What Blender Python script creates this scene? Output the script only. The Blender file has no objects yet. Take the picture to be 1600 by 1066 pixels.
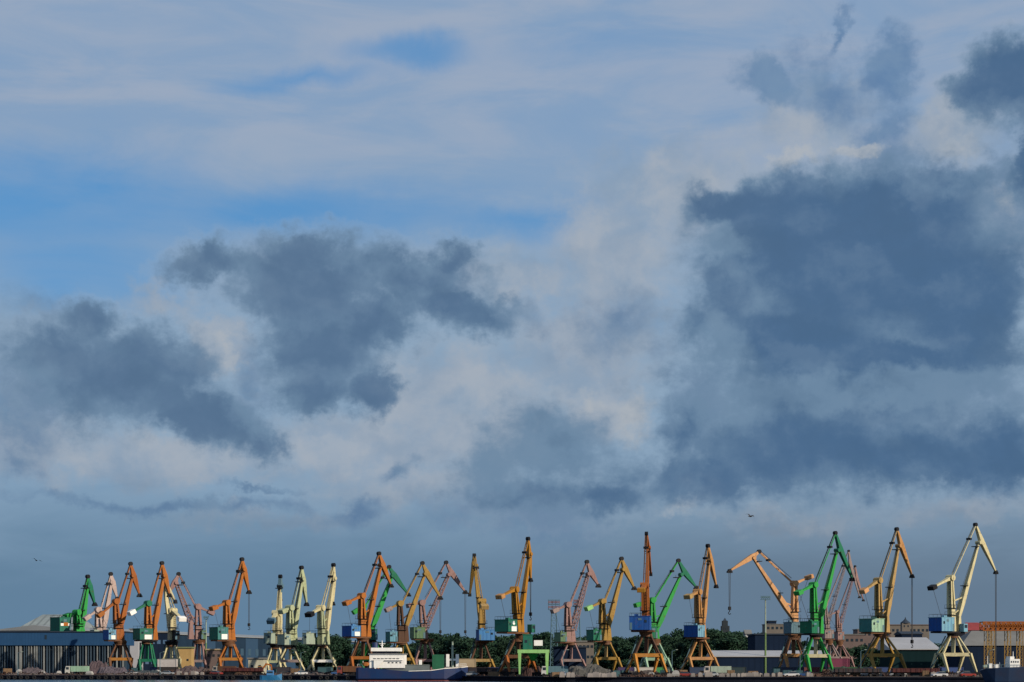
import bpy, bmesh, math, random
from mathutils import Vector, Matrix
R = math.radians
random.seed(7)
sc = bpy.context.scene
C = sc.collection

# ------------------------------------------------------------------ camera
FPX = 3000.0            # focal length in pixels of the 1600-pixel-wide photograph
HY = 1040.0             # row of the horizon
EYE = 4.4               # eye height above the water
QZ = 1.3                # quay top above the water
cd = bpy.data.cameras.new('camera')
cam = bpy.data.objects.new('camera', cd); C.objects.link(cam)
cam.location = (0, 0, EYE); cam.rotation_euler = (R(90), 0, 0)
cd.sensor_width = 36; cd.lens = FPX / 1600 * 36
cd.shift_y = (HY - 533) / 1600
cd.clip_start = 1; cd.clip_end = 30000
sc.camera = cam
sc.view_settings.view_transform = 'Standard'; sc.view_settings.look = 'None'
sc.view_settings.exposure = 0; sc.view_settings.gamma = 1; sc.view_settings.use_curve_mapping = False
try:
    sc.cycles.max_bounces = 5; sc.cycles.diffuse_bounces = 2; sc.cycles.glossy_bounces = 2
except Exception: pass

# ------------------------------------------------------------------ sun
SUN_AZ = R(126)         # clockwise from +Y (the viewing direction)
SUN_EL = R(25)
sd = bpy.data.lights.new('sun', 'SUN'); sd.energy = 5.0; sd.angle = R(0.5); sd.color = (1.0, 0.86, 0.68)
so = bpy.data.objects.new('sun', sd); C.objects.link(so)
tosun = Vector((math.sin(SUN_AZ)*math.cos(SUN_EL), math.cos(SUN_AZ)*math.cos(SUN_EL), math.sin(SUN_EL)))
so.rotation_euler = tosun.to_track_quat('Z', 'Y').to_euler(); so.location = (200, -100, 120)

# ------------------------------------------------------------------ sky: Nishita sky with cloud layers laid out in azimuth and elevation
W = bpy.data.worlds.new('World'); sc.world = W; W.use_nodes = True
try:
    W.cycles.sampling_method = 'MANUAL'; W.cycles.sample_map_resolution = 256
except Exception: pass
nt = W.node_tree; nt.nodes.clear(); L = nt.links.new
def nd(t, **k):
    n = nt.nodes.new(t)
    for a, b in k.items(): setattr(n, a, b)
    return n
def setin(s, v):
    if isinstance(v, bpy.types.NodeSocket): L(v, s)
    else: s.default_value = v
def mth(op, a, b=0.0, c=None, clamp=False):
    n = nd('ShaderNodeMath', operation=op, use_clamp=clamp)
    setin(n.inputs[0], a); setin(n.inputs[1], b)
    if c is not None: setin(n.inputs[2], c)
    return n.outputs[0]
def ramp(v, a, b, lo=0.0, hi=1.0):
    n = nd('ShaderNodeMapRange', interpolation_type='SMOOTHSTEP')
    setin(n.inputs['Value'], v)
    n.inputs['From Min'].default_value = a; n.inputs['From Max'].default_value = b
    n.inputs['To Min'].default_value = lo; n.inputs['To Max'].default_value = hi
    return n.outputs[0]
def mixc(f, a, b):
    n = nd('ShaderNodeMix', data_type='RGBA'); n.clamp_factor = True
    setin(n.inputs[0], f); setin(n.inputs[6], a); setin(n.inputs[7], b)
    return n.outputs[2]
def comb(x, y, z=0.0):
    n = nd('ShaderNodeCombineXYZ'); setin(n.inputs[0], x); setin(n.inputs[1], y); setin(n.inputs[2], z); return n.outputs[0]
def vadd(a, b):
    n = nd('ShaderNodeVectorMath', operation='ADD'); setin(n.inputs[0], a); setin(n.inputs[1], b); return n.outputs[0]
def noise(vec, scale, detail=4, rough=0.55, color=False, dist=0.0):
    n = nd('ShaderNodeTexNoise'); L(vec, n.inputs['Vector']); n.inputs['Scale'].default_value = scale
    n.inputs['Detail'].default_value = detail; n.inputs['Roughness'].default_value = rough
    n.inputs['Distortion'].default_value = dist
    return n.outputs['Color' if color else 'Fac']
def mapping(vec, loc, rot, scl, kind='TEXTURE'):
    n = nd('ShaderNodeMapping', vector_type=kind); L(vec, n.inputs['Vector'])
    n.inputs['Location'].default_value = loc; n.inputs['Rotation'].default_value = rot; n.inputs['Scale'].default_value = scl
    return n.outputs[0]
def srgb(r, g, b):
    f = lambda c: (c/255/12.92 if c/255 <= .04045 else ((c/255+.055)/1.055)**2.4)
    return (f(r), f(g), f(b), 1)
BG = 0.1
def cc(r, g, b):         # a cloud colour as it appears, given the background strength
    c = srgb(r, g, b); return (c[0]/BG, c[1]/BG, c[2]/BG, 1)
geo = nd('ShaderNodeTexCoord').outputs['Generated']
sep = nd('ShaderNodeSeparateXYZ'); L(geo, sep.inputs[0])
az = mth('ARCTAN2', sep.outputs[0], sep.outputs[1])
el = mth('ARCSINE', sep.outputs[2])
U = 10.0                 # one unit = 0.1 rad
P0 = comb(mth('MULTIPLY', az, U), mth('MULTIPLY', el, U))
def sky(px, py):
    a = math.atan((px-800)/FPX); e = math.atan((HY-py)/FPX*math.cos(a)); return a*U, e*U
SC = U/FPX
def warp(vec, amp1, s1, amp2, s2, seed):
    off = mapping(vec, (seed, seed*1.7, 0), (0, 0, 0), (1, 1, 1), 'POINT')
    n1 = noise(off, s1, 2, .5, True); n2 = noise(off, s2, 8, .62, True)
    def sc_(n, amp):
        m = nd('ShaderNodeVectorMath', operation='SUBTRACT'); L(n, m.inputs[0]); m.inputs[1].default_value = (.5, .5, .5)
        k = nd('ShaderNodeVectorMath', operation='SCALE'); L(m.outputs[0], k.inputs[0]); k.inputs['Scale'].default_value = amp
        return k.outputs[0]
    return vadd(vadd(vec, sc_(n1, amp1)), sc_(n2, amp2))
def field(vec, blobs):
    acc = None
    for b in blobs:
        cx, cy, rx, ry = b[:4]; rot = b[4] if len(b) > 4 else 0; w = b[5] if len(b) > 5 else 1.0
        a, e = sky(cx, cy)
        vin = vec
        if acc is not None:                                        # tie each blob to the one before it: keeps few values alive at once
            tn = nd('ShaderNodeVectorMath', operation='MULTIPLY_ADD'); L(acc, tn.inputs[0]); tn.inputs[1].default_value = (0, 0, 1e-7); L(vec, tn.inputs[2]); vin = tn.outputs[0]
        m = mapping(vin, (a, e, 0), (0, 0, R(rot)), (rx*SC, ry*SC, 1))
        ln = nd('ShaderNodeVectorMath', operation='LENGTH'); L(m, ln.inputs[0])
        v = mth('MULTIPLY_ADD', ln.outputs['Value'], -w, w)       # w*(1-d)
        acc = v if acc is None else mth('SMOOTH_MAX', acc, v, 0.22)
    return acc
wp1 = warp(P0, .30, 2.2, .22, 9.0, 3.1)
wp2 = warp(P0, .22, 3.0, .30, 7.0, 11.7)
fine = noise(mapping(P0, (5, 2, 0), (0, 0, 0), (1, 1.25, 1), 'POINT'), 7.0, 9, .62)
mid = noise(P0, 2.6, 6, .6, dist=.4)
fineb = noise(mapping(P0, (5.055, 2.065, 0), (0, 0, 0), (1, 1.25, 1), 'POINT'), 7.0, 9, .62)
coarse = noise(mapping(wp1, (15, 3, 0), (0, 0, 0), (1, 1.2, 1), 'POINT'), 2.6, 3, .4)
coarseb = noise(mapping(wp1, (15.09, 3.12, 0), (0, 0, 0), (1, 1.2, 1), 'POINT'), 2.6, 3, .4)
relief = mth('ADD', mth('MULTIPLY', mth('SUBTRACT', fineb, fine), -.8), mth('MULTIPLY', mth('SUBTRACT', coarseb, coarse), -2.4))
puff = noise(mapping(P0, (9, 4, 0), (0, 0, 0), (1, 1.1, 1), 'POINT'), 16.0, 6, .6)

sk = nd('ShaderNodeTexSky', sky_type='NISHITA'); sk.sun_disc = False
sk.sun_elevation = SUN_EL; sk.sun_rotation = SUN_AZ; sk.air_density = 1.0; sk.dust_density = 0.6; sk.ozone_density = 2.2
col = mixc(.7, sk.outputs[0], cc(70,142,202))
# thin high veil, drawn out in level streaks, with gaps of clear blue
vs = mapping(P0, (0, 0, 0), (0, 0, R(5)), (.55, 2.1, 1), 'POINT')
streak = noise(vs, 1.5, 7, .58, dist=.6)
holes = field(warp(P0, .28, 1.2, .14, 4.0, 23.0), [(60,320,420,110,3,1.4),(420,330,480,62,2,1.0),(800,335,230,38,0,.9),(640,72,150,34,4,1.1),(480,122,180,24,8,.8),
    (120,410,260,90,0,1.1),(905,70,200,40,0,.25),(1040,100,170,40,0,.15)])
veil = mth('ADD', ramp(streak, .24, .56, .84, 1.0), mth('MULTIPLY', ramp(holes, -.15, 1.0), mth('MULTIPLY_ADD', streak, .6, -1.15)), clamp=True)
veilc = mixc(ramp(streak, .38, .66), cc(138,162,191), cc(156,170,191))
veilc = mixc(ramp(mth('ADD', el, mth('MULTIPLY', mth('SUBTRACT', mid, .5), .06)), .13, .30), cc(138,165,190), veilc)
col = mixc(mth('MULTIPLY', veil, .95), col, veilc)
# pale lower cloud deck
pale = field(wp2, [(720,640,190,120,0,1.2),(560,700,200,70,0,1.0),(250,715,330,60,0,1.0),(60,690,150,60),(340,535,60,60,30,1.3),(960,420,120,190,0,.9),
    (900,560,170,110,0,.9),(1050,300,170,110,0,.8),(1270,185,150,60,10,.7),(1480,200,80,60,0,1.1),(1575,330,60,90,0,1.0),(930,640,100,70,0,1.2),
    (640,760,200,50,0,.7),(440,810,240,26,0,.7),(1230,820,160,32,0,.7),(1500,800,160,32,0,.6),(1090,775,50,28,0,.7),(250,480,80,30,0,.6),(800,430,120,60,0,.9)])
pf = mth('ADD', pale, mth('MULTIPLY', mth('SUBTRACT', fine, .5), .65))
palec = mixc(ramp(mid, .34, .60), cc(141,161,183), cc(156,168,183))
palec = mixc(ramp(relief, -.10, .55, 0, .42), palec, cc(177,182,189))
palec = mixc(ramp(relief, -.55, .10, .42, 0), palec, cc(126,148,172))
col = mixc(ramp(pf, -.08, .62, 0, .90), col, palec)
# slate haze of the lowest sky
hz = mth('ADD', el, mth('MULTIPLY', mth('SUBTRACT', streak, .5), .05))
hzf = ramp(hz, .035, .115, .96, 0)
rightness = ramp(az, -.15, .2)
col = mixc(hzf, col, mixc(rightness, cc(96,127,154), cc(99,120,141)))
# faint mid-grey cloud
faint = field(wp1, [(820,800,190,60,0,.8),(1290,130,120,60,-20,.6),(1200,140,84,36,-25,.95),(1390,105,50,62,0,1.0),
    (1395,195,50,60,0,.8),(1400,240,70,34,0,.7),(630,738,52,22,20,.7),(280,790,300,20,-1,.6),(400,765,80,10,0,.6),(540,805,80,26,8,.6),(980,520,140,70,0,.45),(1298,52,52,13,50,.62),
    (1580,330,70,130,0,.5),(1380,620,300,80,0,.8),(30,620,80,130,0,.8),(60,500,90,60,0,.4),(800,500,70,30,0,.6),(20,720,50,40,0,.5),(390,600,60,100,-30,.55),(1090,640,80,100,0,.7)])
ff = mth('ADD', faint, mth('MULTIPLY', mth('SUBTRACT', fine, .5), .75))
col = mixc(ramp(ff, -.05, .62, 0, .85), col, mixc(ramp(mid, .35, .65), mixc(ramp(el, .2, .28), cc(88,119,154), cc(90,124,164)), mixc(ramp(el, .2, .28), cc(108,136,164), cc(110,140,172))))
# heavy slate clouds
darkb = [(190,600,155,95,0,1),(95,575,95,75),(140,505,60,45),(250,560,95,65,-20),(320,650,120,60,-14),(405,685,55,35,-30),
    (480,440,160,80,0,1.1),(330,420,85,36,10),(470,385,95,44),(640,430,140,62,-8),(705,485,120,44,-16),(500,540,110,85,0,1.1),(500,605,85,48,0,1.1),(588,605,46,58,0,1.1),(580,500,95,60),(700,405,48,34),
    (850,775,140,46,0,.8),(940,780,110,40,0,.75),(860,700,135,80,0,.72),(765,735,65,80,0,.65),(985,740,80,60,0,.5),
    (1340,400,290,160,0,1.6),(1160,320,110,50,10,1.1),(1150,460,80,100,0,.95),(1090,500,50,60,0,.6),(1250,330,150,80,8,1.1),(1450,330,150,90,0,1.1),(1500,470,120,170,0,1.2),(1250,520,190,80,0,1.3),(1420,555,240,48,0,1.2),
    (1330,610,330,110,0,.8),(1250,700,250,95,0,1),(1450,710,230,85,0,.95),(1100,745,140,56,0,.9),(1560,700,110,85,0,.9),(1070,660,60,70,0,.8),
    (1600,140,110,80,-14,1.4),(1530,130,70,36,10),(1612,240,44,120,0,1.2)]
dk = field(wp1, darkb)
dn = mth('ADD', dk, mth('MULTIPLY', mth('SUBTRACT', fine, .5), .95))
dn = mth('ADD', dn, mth('MULTIPLY', mth('SUBTRACT', puff, .5), .22))
thin = mth('MAXIMUM', field(wp2, [(1380,612,330,42,-2,.95),(1115,385,60,36,10,1.1),(1185,460,80,60,0,.65),(1130,530,60,50,0,.8),(870,690,150,80,0,1.5),(770,720,70,80,0,1.3),(1150,640,90,50,0,.7),(1480,300,60,30,0,.5),
    (300,500,70,40,0,.6),(420,640,60,50,0,.9),(60,600,60,60,0,.6),(640,430,90,30,0,.4)]), 0.0)
core = mth('ADD', mth('MULTIPLY_ADD', thin, -.9, dk), mth('MULTIPLY', mth('SUBTRACT', mid, .5), 1.2))
halo = mth('MULTIPLY', ramp(dn, -.32, -.02), .16)
darkc = mixc(ramp(core, .0, .85), cc(107,135,162), mixc(rightness, cc(84,112,143), cc(68,101,137)))
darkc = mixc(ramp(relief, -.10, .60, 0, .24), darkc, cc(120,144,168))
darkc = mixc(ramp(relief, -.60, .10, .30, 0), darkc, cc(61,92,124))
# sunlit rims just outside the heavy clouds
rimb = field(wp2, [(1245,252,70,20,22,1.4),(1345,228,56,20,-10,1.6),(350,540,30,44,25,.9),(985,655,46,60,-30,1.0),(935,635,34,34,0,.8),(1490,225,50,40,0,.6),(1575,310,26,40,0,.8),(1060,790,60,20,-20,.6),(1200,790,80,14,0,.3)])
rim = mth('MULTIPLY', ramp(mth('ADD', rimb, mth('MULTIPLY', mth('SUBTRACT', puff, .5), 1.2)), .0, 1.0), .7)
col = mixc(rim, col, cc(178,182,186))
col = mixc(halo, col, cc(160,173,187))
col = mixc(ramp(dn, -.12, .50, 0, .93), col, darkc)
bg = nd('ShaderNodeBackground'); L(col, bg.inputs['Color']); bg.inputs['Strength'].default_value = BG
out = nd('ShaderNodeOutputWorld'); L(bg.outputs[0], out.inputs['Surface'])

# ------------------------------------------------------------------ materials
MATS = {}
ALB = .86
def mat(name, c, rough=.6, metal=0.0, wear=.25, scale=.6, spec=.3, rust=0.0, stripes=None, bump=0.0):
    key = name
    if key in MATS: return MATS[key]
    c = tuple(v*ALB for v in c)
    m = bpy.data.materials.new(name); m.use_nodes = True; t = m.node_tree; b = t.nodes['Principled BSDF']
    tc = t.nodes.new('ShaderNodeTexCoord'); n = t.nodes.new('ShaderNodeTexNoise'); n.inputs['Scale'].default_value = scale
    n.inputs['Detail'].default_value = 6; n.inputs['Roughness'].default_value = .65
    t.links.new(tc.outputs['Object'], n.inputs['Vector'])
    mr = t.nodes.new('ShaderNodeMapRange'); t.links.new(n.outputs['Fac'], mr.inputs['Value'])
    mr.inputs['From Min'].default_value = .35; mr.inputs['From Max'].default_value = .7
    mx = t.nodes.new('ShaderNodeMix'); mx.data_type = 'RGBA'
    t.links.new(mr.outputs[0], mx.inputs[0])
    k = 1-wear
    mx.inputs[6].default_value = (*c, 1)
    mx.inputs[7].default_value = (c[0]*k+rust*.12, c[1]*k+rust*.04, c[2]*k+rust*.015, 1)
    last = mx.outputs[2]
    if stripes:                      # corrugation, panels or planks: (axis, frequency, darkness)
        sp = t.nodes.new('ShaderNodeSeparateXYZ'); t.links.new(tc.outputs['Object'], sp.inputs[0])
        mm = t.nodes.new('ShaderNodeMath'); mm.operation = 'MULTIPLY'; t.links.new(sp.outputs[stripes[0]], mm.inputs[0]); mm.inputs[1].default_value = stripes[1]
        fr = t.nodes.new('ShaderNodeMath'); fr.operation = 'FRACT'; t.links.new(mm.outputs[0], fr.inputs[0])
        lt = t.nodes.new('ShaderNodeMath'); lt.operation = 'LESS_THAN'; t.links.new(fr.outputs[0], lt.inputs[0]); lt.inputs[1].default_value = .3
        m2 = t.nodes.new('ShaderNodeMix'); m2.data_type = 'RGBA'; t.links.new(lt.outputs[0], m2.inputs[0]); t.links.new(last, m2.inputs[6])
        q = stripes[2]; m2.inputs[7].default_value = (c[0]*q, c[1]*q, c[2]*q, 1); last = m2.outputs[2]
    t.links.new(last, b.inputs['Base Color'])
    b.inputs['Roughness'].default_value = rough; b.inputs['Metallic'].default_value = metal
    b.inputs['Specular IOR Level'].default_value = spec
    if bump:
        bp = t.nodes.new('ShaderNodeBump'); bp.inputs['Strength'].default_value = bump; t.links.new(n.outputs['Fac'], bp.inputs['Height']); t.links.new(bp.outputs[0], b.inputs['Normal'])
    MATS[key] = m; return m
PAL = {
 'green': (.025,.33,.06), 'deepgreen': (.012,.17,.09), 'orange': (.40,.13,.018), 'rustorange': (.34,.10,.015), 'amber': (.38,.17,.012), 'ochre': (.36,.215,.045),
 'sand': (.42,.275,.10), 'tan': (.46,.23,.075), 'peach': (.60,.31,.13), 'cream': (.60,.54,.31), 'sage': (.40,.45,.27), 'pinkwhite': (.50,.38,.34), 'pink': (.31,.185,.17),
 'palepink': (.31,.235,.22), 'housegreen': (.02,.16,.11), 'houseblue': (.012,.085,.33), 'lightblue': (.16,.36,.48), 'teal': (.05,.20,.20), 'mint': (.30,.48,.34), 'olive': (.12,.22,.12),
 'greyblue': (.10,.19,.24), 'white': (.92,.91,.86), 'dark': (.012,.012,.015), 'brown': (.10,.05,.03), 'rustbrown': (.15,.07,.035), 'lime': (.30,.60,.20), 'beamorange': (.50,.21,.03),
 'skyblue': (.06,.22,.48), 'palesage': (.34,.42,.34), 'plum': (.20,.13,.16), 'poleolive': (.16,.26,.09)}
def paint(k):
    key = 'paint_'+k
    if key in MATS: return MATS[key]
    c = tuple(v*ALB for v in PAL[k]); plain = k in ('white','dark','lightblue','skyblue','greyblue')
    m = bpy.data.materials.new(key); m.use_nodes = True; t = m.node_tree; b = t.nodes['Principled BSDF']; lk = t.links.new
    tc = t.nodes.new('ShaderNodeTexCoord')
    def nz(scale, detail, vec):
        n = t.nodes.new('ShaderNodeTexNoise'); n.inputs['Scale'].default_value = scale; n.inputs['Detail'].default_value = detail; n.inputs['Roughness'].default_value = .65; lk(vec, n.inputs['Vector']); return n.outputs['Fac']
    def rm(v, a, b_, lo=0, hi=1):
        n = t.nodes.new('ShaderNodeMapRange'); lk(v, n.inputs['Value']); n.inputs['From Min'].default_value = a; n.inputs['From Max'].default_value = b_; n.inputs['To Min'].default_value = lo; n.inputs['To Max'].default_value = hi; return n.outputs[0]
    def mx(f, a, b_):
        n = t.nodes.new('ShaderNodeMix'); n.data_type = 'RGBA'; lk(f, n.inputs[0])
        for i, q in ((6, a), (7, b_)):
            if isinstance(q, tuple): n.inputs[i].default_value = (*q, 1)
            else: lk(q, n.inputs[i])
        return n.outputs[2]
    mp = t.nodes.new('ShaderNodeMapping'); mp.inputs['Scale'].default_value = (1.6, 1.6, .16); lk(tc.outputs['Object'], mp.inputs[0])
    g_ = sum(c)/3
    chalk = tuple(v*.85+g_*.12 for v in c); dull = tuple(v*.62 for v in c)
    col_ = mx(rm(nz(.35, 5, tc.outputs['Object']), .36, .64), c, chalk)
    col_ = mx(rm(nz(.9, 6, mp.outputs[0]), .45, .72, 0, .35 if plain else .75), col_, dull)
    col_ = mx(rm(nz(1.3, 7, tc.outputs['Object']), .56, .70, 0, .15 if plain else .65), col_, (.11*ALB, .048*ALB, .022*ALB) if k != 'dark' else c)
    lk(col_, b.inputs['Base Color']); b.inputs['Roughness'].default_value = .6; b.inputs['Specular IOR Level'].default_value = .15
    MATS[key] = m; return m
M_glass = mat('dark_glass', (.02,.03,.04), rough=.12, wear=.1, spec=.6)
M_rope = mat('steel_rope', (.05,.05,.055), rough=.6)
M_dark = paint('dark')

# ------------------------------------------------------------------ mesh helpers
class MB:
    def __init__(s): s.v = []; s.f = []
    def poly(s, vs, fs):
        o = len(s.v); s.v += [tuple(v) for v in vs]; s.f += [tuple(i+o for i in f) for f in fs]; return s
    def box(s, x0, x1, y0, y1, z0, z1):
        return s.poly([(x0,y0,z0),(x1,y0,z0),(x1,y1,z0),(x0,y1,z0),(x0,y0,z1),(x1,y0,z1),(x1,y1,z1),(x0,y1,z1)],
            [(0,3,2,1),(4,5,6,7),(0,1,5,4),(1,2,6,5),(2,3,7,6),(3,0,4,7)])
    def obox(s, c, ax, ay, hx, hy, z0, z1):   # box turned in plan: ax, ay unit vectors
        c = Vector(c); q = []
        for z in (z0, z1):
            for a, b in ((-1,-1),(1,-1),(1,1),(-1,1)): q.append((c.x+ax.x*hx*a+ay.x*hy*b, c.y+ax.y*hx*a+ay.y*hy*b, z))
        return s.poly(q, [(0,3,2,1),(4,5,6,7),(0,1,5,4),(1,2,6,5),(2,3,7,6),(3,0,4,7)])
    def sweep(s, secs, n):    # secs: (centre, depth, width); n = lateral unit vector; sections square to the path
        rings = []
        for i, (p, d, w) in enumerate(secs):
            a = Vector(secs[max(i-1,0)][0]); b = Vector(secs[min(i+1,len(secs)-1)][0]); t = (b-a).normalized()
            up = t.cross(n).normalized()
            rings.append([Vector(p)+up*d/2+n*w/2, Vector(p)-up*d/2+n*w/2, Vector(p)-up*d/2-n*w/2, Vector(p)+up*d/2-n*w/2])
        vs = [v for r in rings for v in r]; fs = [(3,2,1,0)]
        for i in range(len(rings)-1):
            for k in range(4): fs.append((i*4+k, i*4+(k+1)%4, i*4+4+(k+1)%4, i*4+4+k))
        m = (len(rings)-1)*4; fs.append((m, m+1, m+2, m+3)); return s.poly(vs, fs)
    def bar(s, a, b, w, h=None):
        a = Vector(a); b = Vector(b); t = b-a; n = t.cross(Vector((0,0,1)))
        n = Vector((1,0,0)) if n.length < 1e-3*t.length else n.normalized()
        return s.sweep([(a, h or w, w), (b, h or w, w)], n)
    def tube(s, a, b, r0, r1=None, k=10):
        a = Vector(a); b = Vector(b); t = (b-a).normalized(); r1 = r0 if r1 is None else r1
        x = t.orthogonal().normalized(); y = t.cross(x); vs = []
        for p, r in ((a, r0), (b, r1)):
            for i in range(k):
                an = 2*math.pi*i/k; vs.append(p+x*math.cos(an)*r+y*math.sin(an)*r)
        fs = [tuple(range(k))[::-1], tuple(range(k, 2*k))]
        for i in range(k): fs.append((i, (i+1)%k, k+(i+1)%k, k+i))
        return s.poly(vs, fs)
    def build(s, name, m, parent=None, loc=None, bevel=0):
        me = bpy.data.meshes.new(name); o = Vector(loc) if loc is not None else (WORLD_OF.get(parent.name, Vector()) if parent else Vector())
        me.from_pydata([tuple(Vector(v)-o) for v in s.v], [], s.f)
        bm = bmesh.new(); bm.from_mesh(me); bmesh.ops.recalc_face_normals(bm, faces=bm.faces); bm.to_mesh(me); bm.free()
        me.materials.append(m)
        ob = bpy.data.objects.new(name, me); C.objects.link(ob)
        if parent: ob.parent = parent
        else: ob.location = o
        WORLD_OF[ob.name] = o
        if bevel:
            b = ob.modifiers.new('bevel', 'BEVEL'); b.width = bevel; b.segments = 1; b.limit_method = 'ANGLE'
        return ob
WORLD_OF = {}
def tag(o, label=None, cat=None, group=None, kind=None):
    if label: o['label'] = label
    if cat: o['category'] = cat
    if group: o['group'] = group
    if kind: o['kind'] = kind
    return o
def root(name, loc, label, cat, group=None):
    o = bpy.data.objects.new(name, None); C.objects.link(o); o.location = loc; o.empty_display_size = 1
    WORLD_OF[o.name] = Vector(loc); return tag(o, label, cat, group)
def dup(r, loc, rotz=0, scale=(1,1,1), label=None):
    c = r.copy(); C.objects.link(c); c.location = loc; c.rotation_euler = (0,0,rotz); c.scale = scale
    if label: c['label'] = label
    for ch in list(r.children):
        d = ch.copy(); C.objects.link(d); d.parent = c
        for g in list(ch.children):
            e = g.copy(); C.objects.link(e); e.parent = d
    return c
def at(px, py, D):      # the point seen in direction (px, py) of the survey photograph at distance D
    return Vector(((px-800)/FPX*D, D, EYE+(HY-py)/FPX*D))
def gx(px, D): return (px-800)/FPX*D

# ------------------------------------------------------------------ ground, quay and water
EDGE = [(-2500,600),(gx(0,600),600),(gx(450,588),588),(gx(640,566),566),(gx(850,512),512),(gx(1700,492),492),(2500,480)]
M_water = bpy.data.materials.new('harbour_water'); M_water.use_nodes = True
t = M_water.node_tree; b = t.nodes['Principled BSDF']; b.inputs['Base Color'].default_value = (.03,.06,.085,1); b.inputs['Roughness'].default_value = .18
tc = t.nodes.new('ShaderNodeTexCoord'); mp = t.nodes.new('ShaderNodeMapping'); mp.inputs['Scale'].default_value = (.25,1.2,1)
n1 = t.nodes.new('ShaderNodeTexNoise'); n1.inputs['Scale'].default_value = .8; n1.inputs['Detail'].default_value = 5
bp = t.nodes.new('ShaderNodeBump'); bp.inputs['Strength'].default_value = .5; bp.inputs['Distance'].default_value = .25
t.links.new(tc.outputs['Object'], mp.inputs[0]); t.links.new(mp.outputs[0], n1.inputs['Vector']); t.links.new(n1.outputs['Fac'], bp.inputs['Height']); t.links.new(bp.outputs[0], b.inputs['Normal'])
tag(MB().poly([(-6000,-3000,0),(6000,-3000,0),(6000,700,0),(-6000,700,0)], [(0,1,2,3)]).build('water', M_water), kind='structure')
g = MB(); tops = [(x,y,QZ) for x,y in EDGE]
g.poly(tops+[(9000,480,QZ),(9000,14000,QZ),(-9000,14000,QZ),(-9000,600,QZ)], [tuple(range(len(tops)+4))])
tag(g.build('ground', mat('yard_ground', (.045,.043,.042), rough=1.0, spec=.04, wear=.45, scale=.06)), kind='structure')
q = MB()
for (x0,y0),(x1,y1) in zip(EDGE[:-1], EDGE[1:]):
    q.poly([(x0,y0,-.6),(x1,y1,-.6),(x1,y1,QZ-.25),(x0,y0,QZ-.25)], [(0,1,2,3)])
    q.poly([(x0,y0-.35,QZ-.25),(x1,y1-.35,QZ-.25),(x1,y1-.35,QZ+.12),(x0,y0-.35,QZ+.12),(x1,y1+.5,QZ+.12),(x0,y0+.5,QZ+.12),(x0,y0,QZ-.25),(x1,y1,QZ-.25)],
           [(0,1,2,3),(3,2,4,5),(0,6,7,1)])
tag(q.build('quay_wall', mat('quay_concrete', (.014,.017,.028), rough=1.0, spec=.04, wear=.5, scale=.3)), kind='structure')
def edge_y(x):
    for (x0,y0),(x1,y1) in zip(EDGE[:-1], EDGE[1:]):
        if x0 <= x <= x1: return y0+(y1-y0)*(x-x0)/(x1-x0)
    return 600

LATE = []
# tyre fenders hung on the quay wall
def torus(mb, c, Rr, r, nu=18, nv=8):
    vs = []; fs = []
    for i in range(nu):
        a = 2*math.pi*i/nu
        for j in range(nv):
            bb = 2*math.pi*j/nv
            vs.append((c[0]+(Rr+r*math.cos(bb))*math.cos(a), c[1]+r*math.sin(bb), c[2]+(Rr+r*math.cos(bb))*math.sin(a)))
            fs.append((i*nv+j, ((i+1)%nu)*nv+j, ((i+1)%nu)*nv+(j+1)%nv, i*nv+(j+1)%nv))
    return mb.poly(vs, fs)
M_rub = mat('black_rubber', (.012,.012,.014), rough=.85)
fx = gx(3, 600); first = None
while fx < gx(560, 575):
    y = edge_y(fx)-.75
    if first is None:
        first = torus(MB(), (0,0,0), .42, .24).build('tyre_fender', M_rub); o = first
    else:
        o = first.copy(); C.objects.link(o)
    o.location = (fx, y, .66); o.rotation_euler = (0, random.uniform(-.1,.1), 0)
    tag(o, 'black tyre fender on the quay wall', 'fender', 'tyre fenders along the quay wall'); LATE.append((o, 'black tyre fender %s'))
    fx += random.choice((2.0, 2.3, 2.6, 4.0))
# mooring bollards on the quay edge
bo = None
for px in list(range(40, 560, 60))+list(range(860, 1600, 55)):
    x = gx(px, 590 if px < 600 else 505); y = edge_y(x)+1.0
    if bo is None:
        bo = MB().tube((0,0,-.0),(0,0,.1),.4,.4,12).tube((0,0,.1),(0,0,.5),.22,.2,12).tube((0,0,.5),(0,0,.75),.38,.3,12).build('bollard', mat('bollard_iron', (.05,.045,.04), rough=.7)); o = bo
    else: o = bo.copy(); C.objects.link(o)
    o.location = (x, y, QZ+.0)
    tag(o, 'iron mooring bollard', 'bollard', 'mooring bollards along the quay edge'); LATE.append((o, 'iron mooring bollard %s'))

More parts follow.
